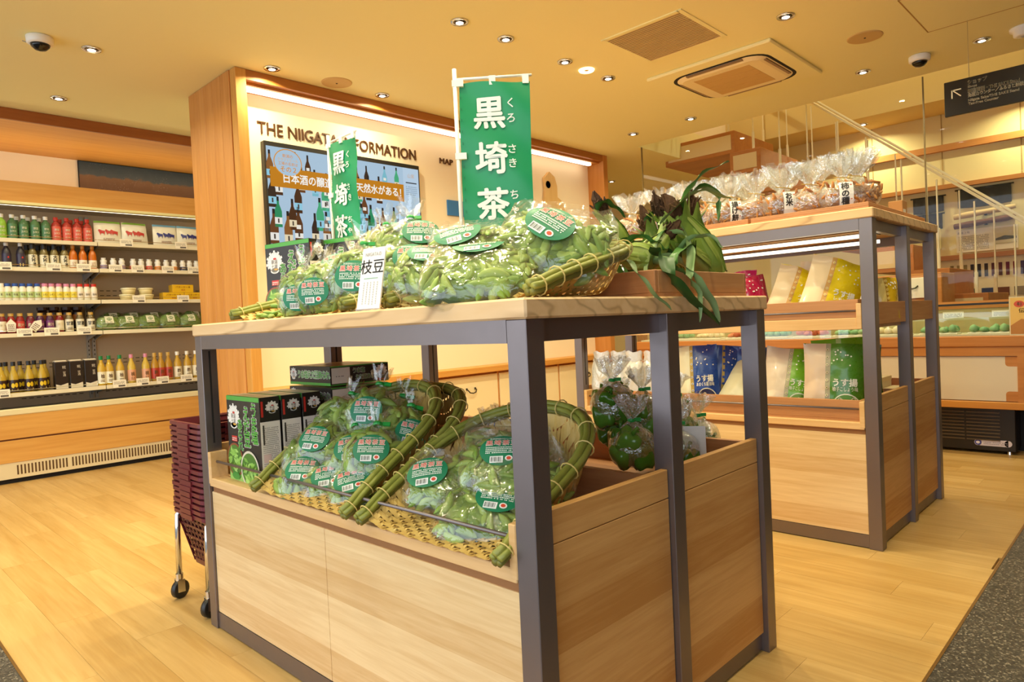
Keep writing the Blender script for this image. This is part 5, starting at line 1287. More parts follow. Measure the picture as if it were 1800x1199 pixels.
# long side print (x along .275): used when the carton lies down
fl_ = Art(); fl_.rect(0, 0, BHt, BDp, CB, 0); fl_.rect(0, 0, BHt, .009, '#4fa33c', 1); emblem(fl_, .028, .036, .024, 2); brush(fl_, 'うま塩えだ豆あられ', .068, .036, .026, 2, False, .93)
fs_ = Art(); fs_.rect(0, 0, BWd, BDp, CB, 0); fs_.rect(0, 0, BWd, .003, '#4fa33c', 1); fs_.rect(0, BDp - .003, BWd, BDp, '#4fa33c', 1); fs_.rect(.004, .006, .074, .058, '#dcd2c2', 1); fs_.lines(.02, .05, .028, .034, 1, '#6a6058', 2, rgb_)
brush(fs_, 'うま塩', .092, .045, .017, 2, False, .95); brush(fs_, 'えだ豆あられ', .102, .022, .016, 2, False, .95); emblem(fs_, .200, .036, .024, 2); fs_.rect(.185, .004, .218, .010, '#c8352b', 2)
def mk(n): return ink(n, .35)
# upright carton: local x = depth BDp, y = width BWd, z = height; broad face at x = 0 looks to -x (u = -y)
m_box_up = MB().box(0, BDp, 0, BWd, 0, BHt, bev=.001).mesh('carton', mat('carton_dark', CB, .4))
p_up = (fa.mesh('printed_front', face((0, BWd, 0), (0, -1, 0), (0, 0, 1)), mk), fb.mesh('printed_side', face((0, 0, 0), (1, 0, 0), (0, 0, 1)), mk), ft.mesh('printed_top', face((0, BWd, BHt), (0, -1, 0), (1, 0, 0)), mk))
def flipx(fn): return fn
ft_top = Art(); ft_top.it = ft.it
p_top = ft_top.mesh('printed_top', lambda x, y, d: (y, BWd - x, BHt + d), mk)
def carton_up(lab, M, grp):
    t = thing('cracker_carton', lab, 'carton', M, grp)
    put('carton', m_box_up, t); put('printed_front', p_up[0], t); put('printed_side', p_up[1], t); put('printed_top', p_top, t); return t
for k in range(3):
    carton_up('upright black cracker carton on the lower tray, %s' % ['nearest the aisle with its picture face showing', 'second, showing its white ingredient side', 'third, touching the carton stack'][k], (.945 + k * .0715, 1.999, ZTR), 'upright cartons on the lower tray')
    carton_up('upright black cracker carton on the lower tray, back row, %s' % ORD[k], (.945 + k * .0715, 1.999 + 1.0, ZTR), 'x') if False else None
# lying carton: local x 0..BWd, y 0..BHt, z 0..BDp
m_box_ly = MB().box(0, BWd, 0, BHt, 0, BDp, bev=.001).mesh('carton', mat('carton_dark', CB, .4))
q_long = fl_.mesh('printed_front', face((0, BHt, 0), (0, -1, 0), (0, 0, 1)), mk); q_short = fs_.mesh('printed_side', face((0, 0, 0), (1, 0, 0), (0, 0, 1)), mk)
ftl = Art(); ftl.rect(0, 0, BHt, BWd, '#c9ab6c', 0); ftl.rect(0, 0, BHt, .004, '#4fa33c', 1); ftl.rect(.04, .05, .23, .18, '#a88a52', 1)
q_top = ftl.mesh('printed_top', lambda x, y, d: (y, BHt - x, BDp + d), mk)
for k in range(5):
    t = thing('cracker_carton', 'black cracker carton lying flat, %s of the stack behind the upright ones' % ['lowest', 'second from the bottom', 'middle', 'second from the top', 'topmost'][k], 'carton', T(1.195 + R0.uniform(-.004, .004), 2.008 + R0.uniform(-.004, .004), ZTR + .0005 + k * .0715) @ Rz(R0.uniform(-1.2, 1.2)), 'stack of cartons')
    put('carton', m_box_ly, t); put('printed_front', q_long, t); put('printed_side', q_short, t); put('printed_top', q_top, t)
# cartons standing on the table top (turned 11 degrees)
for k, (x, y, lab) in enumerate(((1.198, 2.098, 'upright black cracker carton on the table top, at the left end'), (1.306, 1.955, 'upright black cracker carton on the table top, right of the first, before the small banner'), (1.392, 1.960, 'upright black cracker carton on the table top, behind, only its end showing'))):
    carton_up(lab, T(x, y, ZT) @ Rz(11), 'cartons on the table top')
t = thing('small_card', 'small white price card leaning before the black cartons on the table top', 'price card', T(1.06, 1.985, ZT + .06) @ Rz(-48) @ Rx(-10), None)
MB().box(-.035, .035, -.001, .001, 0, .045).build('card', mat('card_white', '#efe4cf', .5), t); MB().tube([(0, .002, -.06), (0, .002, .01)], .003, 6).build('stem', M_white, t)
put('print', Art().text('枝豆あられ', 0, .03, .010, '#6a6058', 0, 1, wmax=.06).lines(-.02, .025, .008, .02, 1, '#6a6058', 1, R0).mesh('print', face((0, -.001, 0), (1, 0, 0), (0, 0, 1))), t)

# ------------------------------------------------------------------ banners
M_ban = mat('banner_green', '#0b8f58', .38, bump=.25, bscale=14); M_banw = mat('banner_white', '#eef0e8', .4)
def banner(lab, M, w, h, pole, seed):
    """local: pole at x=0, cloth from x=.01 to w, top at z=0, hangs down; faces -y"""
    t = thing('banner', lab, 'banner', M, 'green shop banners')
    def wav(x, z): return .006 * sin(x / w * 5 + seed) * (.4 - z / h) + .004 * sin(z * 30 + x * 25 + seed * 2)
    MB().grid(lambda u, v: (.012 + (w - .012) * u - .005 * sin(v * 3.1), wav(u * w, -h * v), -.012 - h * v + .004 * sin(u * 6)), 26, 50).build('cloth', M_ban, t, True)
    P = MB(); P.tube([(0, .002, .03), (0, .002, -pole)], .0058, 8); P.build('pole', M_white, t, True)
    MB().tube([(-.004, .002, 0), (w + .006, .002, .004)], .004, 8).build('crossbar', M_white, t, True)
    for x, z in ((w * .5, 0), (w - .012, 0)): MB().box(x - .009, x + .009, -.004, .006, z - .020, z + .006).build('loop', M_banw, t)
    for z in (-.012, -h * .36, -h * .73): MB().box(-.008, .024, -.005, .007, z - .009, z + .009).build('loop', M_banw, t)
    MB().lathe([(.07, 0), (.07, .012), (.02, .02), (.012, .05)], 20, M=T(0, .002, -pole)).build('base', M_white, t, True)
    cs = h * .138; a = Art()
    def glyph(ch, x, z, sz, b):
        g = Art().text(ch, x, z, sz, '#eceee4', b, 1, fit=False)
        put('character', g.mesh('character', lambda x, y, d: (x, wav(x, y + .012) - .0035 - d, y), mk=lambda c: mat('banner_ink', c, .4), step=.0002), t)
    for k, ch in enumerate('黒埼茶豆'): glyph(ch, w * .44, -h * (.165 + k * .214), cs, .028)
    for k, ch in enumerate(('くろ', 'さき', 'ちゃ', 'まめ')):
        for j, c2 in enumerate(ch): glyph(c2, w * .725, -h * (.125 + k * .214 + j * .068), h * .043, .015)
    for k in range(18): a.rect(.014, -h * (.02 + k * .0535) - .012, .016, -h * (.02 + k * .0535) - .004, '#0a6e46', 1)
    put('stitching', a.mesh('stitching', lambda x, y, d: (x, wav(x, y + .012) - .0035 - d, y), step=.0002), t, kind='stuff')
    return t
p = atd(867, 132, 1.90)
banner('large green banner with white brush characters over the edamame', T(atd(799, 140, 1.93)) @ Rz(-46), .212, .60, atd(799, 140, 1.93).z - ZT - .0005, 1.0)
p = atd(576, 252, 2.62)
banner('smaller green banner behind the cartons before the screen', T(p) @ Rz(-91), .190, .56, p.z - ZT - .0005, 2.6)

# white name card on a stand
pc = atd(662, 500, 1.62)
t = thing('name_card', 'tall white name card lettered with two large characters on the table edge', 'sign', T(.916, 1.352, ZT + .0005) @ Rz(-78) @ Rx(-13))
MB().box(-.036, .036, -.002, .002, .004, .152).build('card', mat('card_ivory', '#f3ece6', .5), t)
MB().box(-.038, .038, -.003, .030, 0, .006).build('stand', film('acrylic', .08, .02, .05, 5, .1), t)
a = Art(); a.text('NIIGATAの', 0, .136, .011, '#9a938c', 0, 1, wmax=.05); a.text('枝豆', 0, .105, .033, '#3a332e', .004, 1); a.rect(-.022, .076, .022, .0775, '#5a9a72', 1)
for k in range(5):
    z = .068; x = .022 - k * .0105
    while z > .014: hgt = R0.uniform(.003, .0045); a.rect(x - .0011, z - hgt, x + .0011, z, '#b9b2aa', 1); z -= hgt + .0018
put('print', a.mesh('print', face((0, -.002, 0), (1, 0, 0), (0, 0, 1))), t)

# ------------------------------------------------------------------ corn
M_husk = varied('corn_husk', [(.1, '#5f7a28'), (.5, '#84993c'), (.9, '#aab460')], .5, 30, bump=.5)
M_leaf = varied('corn_leaf', [(.1, '#1f4518'), (.5, '#356428'), (.9, '#638c44')], .45, 12, bump=.3)
M_leafp = varied('corn_leaf_pale', [(.1, '#5f8448'), (.9, '#9bb078')], .5, 12, bump=.3)
M_silk = varied('corn_silk', [(.1, '#35200f'), (.9, '#6b4526')], .8, 90, bump=1)
def blade(P, wd, fold=.35, n=18):
    """leaf blade along a smooth path through points P"""
    Q = []; m = len(P)
    for k in range(n + 1):
        s_ = k / n * (m - 1); i = min(int(s_), m - 2); f = s_ - i
        p0, p1, p2, p3 = (Vector(P[max(i - 1, 0)]), Vector(P[i]), Vector(P[i + 1]), Vector(P[min(i + 2, m - 1)]))
        Q.append(.5 * ((2 * p1) + (p2 - p0) * f + (2 * p0 - 5 * p1 + 4 * p2 - p3) * f * f + (3 * p1 - p0 - 3 * p2 + p3) * f ** 3))
    mb = MB(); V = []; F = []
    for k, c in enumerate(Q):
        tg = (Q[min(k + 1, n)] - Q[max(k - 1, 0)]).normalized(); vw = (c - Vector((0, 0, CAM_H))).normalized()
        s_ = tg.cross(Vector((.35, .2, .9))); s_ = s_.normalized() if s_.length > .05 else tg.orthogonal().normalized()
        nrm = s_.cross(tg); u = k / n; w = wd * (.35 + .65 * min(1, u * 6)) * (1 - u) ** .55 + .0006
        wv = .004 * sin(u * 19 + wd * 900)
        for q, o in ((-1, fold * w), (-.5, fold * w * .35), (0, 0), (.5, fold * w * .35), (1, fold * w)): V.append(tuple(c + s_ * w * q + nrm * (o + (wv * abs(q)))))
    for k in range(n):
        for q in range(4): F.append((k * 5 + q, k * 5 + q + 1, (k + 1) * 5 + q + 1, (k + 1) * 5 + q))
    mb.add(V, F); mb.add([(x, y, z - .0008) for x, y, z in V], [tuple(reversed(f)) for f in F])
    return mb
def corn(lab, base, tip, r=.034, leaves=(), silk=True, seed=0):
    """ear from base (stalk end) to tip (silk end), world points"""
    b, tp_ = Vector(base), Vector(tip); L = (tp_ - b).length; ax = (tp_ - b).normalized()
    M = T(b) @ ax.to_track_quat('Z', 'Y').to_matrix().to_4x4(); t = thing('corn_ear', lab, 'corn', M, 'ears of corn in the crate'); Mi = M.inverted()
    rg = random.Random(seed)
    pr = [(.35, 0), (.7, .05), (.95, .18), (1.0, .35), (.95, .55), (.8, .72), (.55, .87), (.30, 1.0)]
    n = 28; V = []; F = []
    for q, z in pr:
        for k in range(n): a = 2 * pi * k / n; rr_ = r * q * (1 + .05 * (1 if k % 4 < 2 else -1) + .03 * sin(a * 3 + z * 4 + seed)); V.append((rr_ * cos(a), rr_ * sin(a), z * L))
    for j in range(len(pr) - 1):
        for k in range(n): k2 = (k + 1) % n; F.append((j * n + k, j * n + k2, (j + 1) * n + k2, (j + 1) * n + k))
    F.append(tuple(reversed(range(n)))); F.append(tuple((len(pr) - 1) * n + k for k in range(n)))
    MB().add(V, F).build('husk', M_husk, t, True)
    MB().tube([(0, 0, .004), (.001, 0, -.02), (.003, .001, -.035)], [.012, .011, .010], 10).build('stalk', M_leafp, t, True)
    for k in range(5):                                       # overlapping husk sheaths, free at the tip
        a = rg.uniform(0, 6.28); d = Vector((cos(a), sin(a), 0))
        P = [d * r * .75 + Vector((0, 0, .03 * L)), d * r * 1.03 + Vector((0, 0, .3 * L)), d * r * .98 + Vector((0, 0, .6 * L)), d * r * .6 + Vector((0, 0, .9 * L)), d * r * (.6 + rg.random() * .8) + Vector((0, 0, L * (1.08 + .15 * rg.random())))]
        mb = MB(); V = []; F = []
        side = Vector((-d.y, d.x, 0))
        for i, (p_, w) in enumerate(zip(P, (.5, .8, .75, .45, .05))):
            for q in (-1, 0, 1): V.append(tuple(p_ + side * r * w * q - d * r * .32 * abs(q) * w))
        for i in range(4):
            for q in range(2): F.append((i * 3 + q, i * 3 + q + 1, (i + 1) * 3 + q + 1, (i + 1) * 3 + q))
        mb.add(V, F).build('husk_leaf', M_husk, t, True)
    if silk:
        mb = MB(); mb.lathe([(r * .25, L * .93), (r * .34, L * 1.0), (r * .40, L * 1.0 + .02), (r * .30, L + .045), (r * .10, L + .065)], 11); mb.v = [(x + rg.uniform(-.005, .005), y + rg.uniform(-.005, .005), z + rg.uniform(-.006, .006)) for x, y, z in mb.v]
        for k in range(34):
            a = rg.uniform(0, 6.28); q = r * .28 * sqrt(rg.random()); e = Vector((rg.uniform(-.02, .02), rg.uniform(-.02, .02), L + rg.uniform(.02, .045)))
            s0 = Vector((q * cos(a), q * sin(a), L * .94)); mid = (s0 + e) / 2 + Vector((rg.uniform(-.012, .012), rg.uniform(-.012, .012), .004)); mb.tube([s0, mid, e], [.0042, .0036, .002], 5)
        mb.build('silk', M_silk, t, False)
    for P, w, pale in leaves:
        mb = blade([Vector(p_) for p_ in P], w * 1.25); mb.v = [tuple(Mi @ Vector(v)) for v in mb.v]
        mb.build('leaf', M_leafp if pale else M_leaf, t, True)
    return t
yw = lambda px, py, y: tuple(ony(px, py, y))
corn('large ear of corn standing at the right of the crate, husk facing out', yw(1258, 488, .90), yw(1190, 378, .955), .047, [([yw(1190, 385, .95), yw(1213, 335, .93), yw(1240, 303, .91), yw(1282, 284, .90)], .013, False), ([yw(1160, 395, .95), yw(1205, 350, .93), yw(1240, 335, .91), yw(1285, 350, .90)], .012, True)], True, 1)
corn('ear of corn behind the large one, leaning left', yw(1212, 478, .985), yw(1165, 375, 1.0), .040, [([yw(1170, 380, 1.0), yw(1200, 355, .98), yw(1235, 330, .96), yw(1262, 345, .94), yw(1262, 388, .92)], .016, False)], True, 2)
corn('ear of corn lying across the left of the crate, cut stalk towards the aisle', yw(1150, 456, .93), yw(1088, 448, 1.02), .038, [([yw(1140, 440, .92), yw(1165, 452, .89), yw(1180, 490, .84), yw(1215, 525, .825), yw(1265, 572, .822)], .019, False), ([yw(1155, 450, .93), yw(1200, 465, .88), yw(1225, 495, .835), yw(1250, 530, .823), yw(1266, 565, .82)], .016, True)], False, 3)
corn('ear of corn with brown silk in the middle of the crate', yw(1115, 478, .98), yw(1172, 415, .95), .036, [([yw(1092, 450, .96), yw(1112, 470, .88), yw(1140, 505, .84), yw(1180, 545, .828)], .008, True), ([yw(1172, 410, .95), yw(1205, 415, .9), yw(1215, 450, .87), yw(1213, 490, .84), yw(1230, 520, .826), yw(1230, 566, .822)], .011, True)], True, 4)
corn('ear of corn with brown silk at the back left of the crate', yw(1165, 472, 1.03), yw(1140, 402, 1.05), .036, [([yw(1140, 400, 1.04), yw(1150, 375, 1.03), yw(1168, 358, 1.02), yw(1170, 350, 1.02)], .016, False)], True, 5)
corn('ear of corn peeping out behind the topmost edamame bag', yw(1100, 455, 1.10), yw(1062, 376, 1.12), .034, [([yw(1050, 372, 1.11), yw(1060, 356, 1.10), yw(1078, 362, 1.09), yw(1100, 382, 1.08)], .010, False)], True, 6)
corn('ear of corn at the low right of the crate, half under leaves', yw(1250, 490, .94), yw(1205, 438, .90), .036, [([yw(1220, 440, .91), yw(1195, 440, .88), yw(1185, 470, .865), yw(1205, 480, .86)], .015, False), ([yw(1248, 455, .90), yw(1262, 462, .88), yw(1278, 478, .87)], .007, False)], False, 7)
corn('ear of corn at the back right of the crate, dark tip upward', yw(1228, 478, .965), yw(1218, 376, .97), .036, [], True, 8)
rl = random.Random(9)
lv = random.Random(31)
for k in range(9):
    x0, y0 = lv.uniform(1.43, 1.62), lv.uniform(.90, 1.10); an = lv.uniform(-1.2, 2.4); ln = lv.uniform(.12, .2)
    P = [(x0, y0, ZT + .05), (x0 + .3 * ln * cos(an), y0 + .3 * ln * sin(an), ZT + .12 + .03 * lv.random()), (x0 + .7 * ln * cos(an), y0 + .7 * ln * sin(an), ZT + .14 + .04 * lv.random()), (x0 + ln * cos(an), y0 + ln * sin(an), ZT + .09 + .05 * lv.random())]
    t = thing('corn_leaf', 'short corn leaf tangled among the ears in the crate, %s' % ORD[k], 'leaf', None, 'tangled corn leaves'); blade([Vector(q) for q in P], .013).build('blade', M_leaf if k % 3 else M_leafp, t, True)
for k in range(5):
    P = [yw(1100 + k * 25, 430 + 8 * k, 1.0), yw(1125 + k * 20, 415 + 10 * k, .96), yw(1150 + k * 18, 425 + 14 * k, .93), yw(1172 + k * 10, 400 + 16 * k, .95)]
    t = thing('corn_leaf', 'loose dark green corn leaf across the crate, %s' % ['uppermost', 'second', 'middle one', 'fourth', 'lowest one'][k], 'leaf', None, 'loose corn leaves'); blade([Vector(q) for q in P], .012).build('blade', M_leaf, t, True)
# clear bags with blue ties behind the banner on the table top
M_blue = mat('blue_tie', '#2a3fb0', .4); M_onion = varied('pale_bulb', [(.1, '#d9c79a'), (.9, '#efe6cc')], .5, 12)
bulb = MB().lathe([(.004, 0), (.016, .006), (.022, .02), (.014, .034), (.004, .042)], 12).mesh('bulb', M_onion, True)
rl = random.Random(6)
def tied(name, lab, cat, c, w, h, d, item, n, grp, tie, yaw=-45, seed=0, cz=.05, sc=1.0, fm=None, flare=.034, ring=False):
    p_ = Pillow(w, h, d, 2.2, seed, .004); mb = p_.body(); p_.crown(mb, h / 2 + .014, h / 2 + .014 + cz, .009, flare)
    t = thing(name, lab, cat, T(*c) @ Rz(yaw), grp); mb.build('bag_film', fm or M_film, t, fm is None)
    k = 0; rg = random.Random(seed)
    pts = []
    while k < n:
        if ring:
            a = 2 * pi * (k % 4) / 4 + .6 + .5 * (k // 4); x, y, z = .52 * w / 2 * cos(a), .5 * d / 2 * sin(a), (-.35 + .62 * (k // 4)) * h / 2 + rg.uniform(-.004, .004)
        else: x, y, z = rg.uniform(-.62, .62) * w / 2, rg.uniform(-.6, .6) * d / 2, rg.uniform(-.78, .45) * h / 2
        if not ring and p_.rho(x, z) > .72: continue
        pts.append((x, y, z)); k += 1
        put(item.name, item, t, T(x, y, z) @ Rz(rg.uniform(0, 360)) @ Rx(rg.uniform(-50, 50)) @ Sc(sc * rg.uniform(.9, 1.1)))
    z = h / 2 + .014
    MB().lathe([(.010, z - .004), (.0115, z), (.010, z + .005)], 12, caps=False).box(.006, .026, -.003, .003, z - .003, z + .007).build('tie', tie, t)
    return t
for k, (x, y, lab) in enumerate(((1.36, 1.62, 'left one'), (1.40, 1.53, 'middle one'), (1.46, 1.46, 'right one, touching the banner'))):
    tied('bulb_bag', 'clear blue-tied bag of pale bulbs behind the banner, ' + lab, 'bag of vegetables', (x, y, ZT + .053), .11, .105, .09, bulb, 9, 'blue-tied bags', M_blue, seed=20 + k, fm=M_crisp, cz=.075)
# ------------------------------------------------------------------ lower rear tray: peppers and aubergines
M_pep = varied('pepper_green', [(.1, '#35641a'), (.5, '#4c8024'), (.9, '#6f9c3a')], .16, 10, spec=.6, bump=.05)
def pepper_mesh():
    m = MB(); V = []; F = []; n = 24; pr = [(.25, -.034), (.7, -.036), (.96, -.022), (1.0, .0), (.98, .018), (.8, .032), (.4, .034), (.12, .028)]
    for q, z in pr:
        for k in range(n): a = 2 * pi * k / n; r = .034 * q * (1 + .11 * cos(4 * a) * min(1, q + .2)); V.append((r * cos(a), r * sin(a), z * (1 + .06 * cos(4 * a))))
    for j in range(len(pr) - 1):
        for k in range(n): k2 = (k + 1) % n; F.append((j * n + k, j * n + k2, (j + 1) * n + k2, (j + 1) * n + k))
    F.append(tuple(reversed(range(n)))); F.append(tuple((len(pr) - 1) * n + k for k in range(n)))
    m.add(V, F); m.tube([(0, 0, .026), (.003, 0, .042), (.008, 0, .05)], [.006, .005, .006], 7); return m.mesh('pepper', M_pep, True)
pep = pepper_mesh()
pb = 'tied clear bag of green peppers '
for k, (px_, py_, y, lab) in enumerate(((1112, 785, 1.10, 'in front, beside the bamboo basket'), (1160, 778, 1.13, 'second, behind the mid steel post'), (1190, 790, 1.04, 'just right of the mid steel post, low'), (1228, 772, 1.07, 'before the grey card'), (1085, 745, 1.24, 'behind the basket rim'), (1185, 738, 1.10, 'piled up right of the mid steel post'), (1078, 712, 1.20, 'piled highest, leaning left with its green tie'), (1130, 728, 1.15, 'piled above the front one'))):
    c = ony(px_, py_, y); c.z = max(c.z, .562); tied('pepper_bag', pb + lab, 'bag of peppers', c, .135, .12, .115, pep, 7, 'bags of green peppers', M_tie, seed=40 + k, cz=.065, sc=.98, fm=M_crisp, flare=.042, ring=True)
M_aub = mat('aubergine', '#2a1736', .15); aub = MB().lathe([(.003, -.04), (.014, -.035), (.018, -.015), (.013, .015), (.009, .03), (.004, .036)], 12).mesh('aubergine', M_aub, True)
for k, (px_, py_, lab) in enumerate(((862, 708, 'left one behind the nested baskets'), (885, 722, 'right one, half behind the steel post'))):
    c = onx(px_, py_, 1.50 + .08 * k); tied('aubergine_bag', 'small clear bag of dark aubergines, ' + lab, 'bag of aubergines', (c.x, c.y, .575), .12, .125, .10, aub, 8, 'bags of aubergines', M_blue, seed=60 + k, fm=M_crisp)
c = onz(1240, 790, .535)
t = thing('blank_card', 'grey-white card propped behind the pepper bags', 'price card', T(1.72, 1.00, .501) @ Rz(-60) @ Rx(-14)); MB().box(-.055, .055, -.0015, .0015, 0, .155).build('card', mat('card_grey', '#d8d4cc', .5), t); MB().box(-.05, .05, .0015, .045, 0, .003).build('foot', mat('card_grey', '#d8d4cc', .5), t)

# ------------------------------------------------------------------ snacks on the tall table
M_snack = varied('rice_snack', [(.1, '#8a4d1e'), (.5, '#b87432'), (.9, '#d79d55')], .5, 50, bump=.5)
stick = MB().tube([(-.026, 0, 0), (-.012, .002, .003), (.006, .003, .004), (.026, 0, 0)], [.003, .0052, .0055, .003], 6).mesh('cracker', M_snack, True)
crisp_core = None
def snack_bag(lab, c, yaw, seed, tag_, ww=.16, n=34, big=1.15):
    p_ = Pillow(ww, .105, .11, 2.8, seed, .004); mb = p_.body(); p_.crown(mb, .066, .066 + .085, .014, .066, 44)
    t = thing('snack_bag', lab, 'bag of snacks', T(*c) @ Rz(yaw) @ T(0, 0, -.054) @ Sc(big) @ T(0, 0, .054), 'cellophane bags of rice crackers'); mb.build('bag_film', M_crisp, t, False)
    global crisp_core
    if crisp_core is None: crisp_core = Pillow(.16, .105, .11, 2.8, 3).body(.72, .008, 18, 5).mesh('crackers_within', M_snack, True)
    put('crackers_within', crisp_core, t, Sc(ww / .16, 1, 1), kind='stuff'); rg = random.Random(seed); k = 0
    while k < n:
        x, z = rg.uniform(-1, 1) * ww / 2, rg.uniform(-.92, .75) * .0525
        if p_.rho(x, z) > .85: continue
        y = -p_.dep(x, z) * rg.uniform(.75, .95); put('cracker', stick, t, T(x, y, z) @ Ry(rg.uniform(0, 180)) @ Rz(rg.uniform(-20, 20)) @ Sc(rg.uniform(.8, 1.25))); k += 1
    MB().tube([(-.03, 0, .072), (0, -.012, .067), (.032, 0, .063)], .0018, 5).build('twist_tie', M_capo, t)
    if tag_:
        a = Art(); a.rect(-.023, -.044, .023, .044, '#efe8e0', 0, 4); a.text(tag_, -.004, .028, .024, '#2a2420', .04, 2, vert=True); a.rect(.012, -.02, .019, .035, '#c8746a', 1)
        put('label', a.mesh('label', lambda x, y, d: (x, -p_.dep(x, y * .8) - .007 - d, y)), t, label='white paper label with brush characters')
sx = 2.955 + .07
rows_ = [(1482, .925, '柿の種', 'foremost at the corner, label upright'), (1530, .86, None, 'at the near corner without label'), (1425, 1.03, None, 'between the two labelled bags'), (1378, 1.14, 'お米', 'with a slanted label in the middle'), (1330, 1.27, None, 'left of the slanted label'), (1285, 1.39, '揚げ餅', 'nearest the corn leaves, with label'), (1245, 1.52, None, 'half behind the corn')]
for k, (px_, y, tg_, lab) in enumerate(rows_):
    c = onx(px_, 360, sx + (.03 if tg_ is None else 0)); snack_bag('cellophane cracker bag in the front row, ' + lab, (c.x, max(c.y, .93), 1.372 + .054), -60 + 14 * (k % 2), 70 + k, tg_)
for k, y in enumerate((.99, 1.14, 1.30, 1.47, 1.64, 1.82)):
    snack_bag('cellophane cracker bag in the back row, %s from the near corner' % ORD[k], (3.20 + .02 * (k % 2), y, 1.372 + .058 + (.03 if k < 2 else 0)), -50, 90 + k, None, n=22)
for k, y in enumerate((1.68, 1.85, 2.02)):
    snack_bag('cellophane cracker bag at the far end of the front row, %s' % ORD[k], (3.03, y, 1.372 + .054), -55, 100 + k, None, n=20)
for k in range(2):
    t = thing('kraft_box', 'small brown paper box %s of the tall table top' % ('standing at the far edge' if k else 'beside the crackers'), 'box', T(3.58 + .10 * k, .90 + .02 * k, 1.372) @ Rz(20 * k))
    MB().box(0, .075, 0, .06, 0, .09 - .02 * k, bev=.002).build('box', mat('kraft', '#b5824a', .7), t); MB().box(.01, .05, -.001, 0, .02, .05).build('sticker', M_tray, t)

# printed foil pouches
def pouch(lab, M, w, h, d, base, clear, trim, txt, seed, grp, circ=None, split=.42, cat='snack pouch'):
    t = thing('snack_pouch', lab, cat, M, grp); rg = random.Random(seed)
    def P(u, v, s_):
        x = (u - .5) * w; e = (1 - abs(2 * u - 1) ** 3.0); q = max(0, sin(pi * min(1, v * .92 + .08))) ** .55
        p_ = Vector((x, 0, v * h)); nz = noise.noise(p_ * 26 + Vector((seed * 3.7, s_, 0))) * .007 * (1 - .3 * v)
        flap = .012 * sin(u * 9 + seed) * max(0, v - .85) / .15
        return (x * (1 - .05 * sin(pi * v)), s_ * d / 2 * e * q * (1 - .35 * v) + nz * s_ * e + flap, v * h)
    mf = lambda u, v: (1 if u < split else 2 if u < split + .09 else 0)
    mb = MB(); mb.grid(lambda u, v: P(u, v, -1), 24, 16, mf=mf); mb.grid(lambda u, v: P(u, v, 1), 24, 16, flip=True)
    mb.build('pouch', [mat('foil' + base, base, .28, coat=.4), mat('foilc' + clear, clear, .3, coat=.4), mat('foilt' + trim, trim, .35)], t, True)
    a = Art()
    for k in range(9): a.ell((split + .045 - .5) * w, h * (.07 + k * .105), .006, .006, clear, 1, 10); a.ell((split + .045 - .5) * w, h * (.07 + k * .105), .0028, .0028, base, 2, 8)
    for k in range(11): a.ell((rg.uniform(split + .15, .92) - .5) * w, h * rg.uniform(.66, .93), .0035, .0035, '#efeada', 1, 8)
    cx = ((split + 1.06) / 2 - .5) * w
    if txt: a.text(txt[0], cx, h * .46, h * .10, '#f2eedf', .03, 2, wmax=w * .4); a.text(txt[1], cx, h * .37, h * .06, '#f2eedf', .01, 2, wmax=w * .42)
    if circ:
        a.ell(cx + w * .02, h * .16, w * .22, h * .15, '#efe9d4', 2, 22, rings=2); a.ell(cx + w * .02, h * .16, w * .20, h * .135, circ, 3, 22, rings=2)
        for k in range(9): a.ell(cx + w * (.02 + rg.uniform(-.12, .12)), h * (.16 + rg.uniform(-.08, .08)), .009, .009, '#d9d2b4', 4, 10, inner=.6)
    def fn(x, y, d_): q = P(min(max(x / w + .5, 0), 1), min(max(y / h, 0), 1), -1); return (q[0], q[1] - .0022 - d_, q[2])
    put('print', a.mesh('print', fn), t)
    return t
us = ('うす揚', 'あまくち醤油味'); g1 = 'pouches on the upper shelf'; g2 = 'pouches on the lower shelf'
ZU, ZL = .905 + .0105, .506 + .0105
YE, PK, BL, GR = '#e3c414', '#c2185a', '#24489c', '#6fa31e'
def pm(px_, z, x, yaw=-80, tilt=12, roll=0): c = onx(px_, 600, x); a = onx(px_, 700, x); b = onx(px_, 400, x); k = (z - a.z) / (b.z - a.z); c = a + (b - a) * k; return T(x, c.y, z) @ Rz(yaw) @ Rx(-tilt) @ Ry(roll)
pouch('yellow and pale snack pouch with lemon print, nearest the steel post', pm(1446, ZU, 3.01, -60, 12, 20), .235, .285, .075, YE, '#e8cba0', '#d9a55a', ('うす揚', 'レモン味'), 1, g1, '#dfe08a', .33)
pouch('yellow and pale snack pouch with lemon print, second from the steel post', pm(1384, ZU, 3.03, -60, 14, 22), .225, .26, .075, YE, '#e8cba0', '#d9a55a', ('うす揚', 'レモン味'), 2, g1, '#dfe08a', .33)
pouch('yellow snack pouch standing behind the lemon pouches', pm(1440, ZU, 3.16, -75, 6, 6), .20, .27, .06, YE, '#e8cba0', '#d9a55a', None, 3, g1)
pouch('crimson pouch with white print between corn crate and yellow pouches', pm(1335, ZU, 3.0, -40, 4, -10), .15, .22, .08, '#a80f3c', '#c2185a', '#d9a0a8', None, 4, g1, None, .2)
pouch('pink pouch with white dots behind the corn crate', pm(1300, ZU, 3.08, -80, 8, -4), .19, .255, .07, PK, '#e8b8b8', '#d98aa0', ('うす揚', '梅味'), 5, g1)
pouch('yellow pouch turned sideways on the shelf edge right of the post', pm(1560, ZU, 3.26, -40, 4, 0), .12, .18, .05, '#c9a21c', '#d8c070', '#b88a2c', None, 6, g1)
pouch('royal blue snack pouch with pale side, standing upright', pm(1232, ZL, 3.02, -76, 8, -4), .20, 0.307, .085, BL, '#e2dcc0', '#b59a4c', us, 7, g2, '#2c2a50', .34)
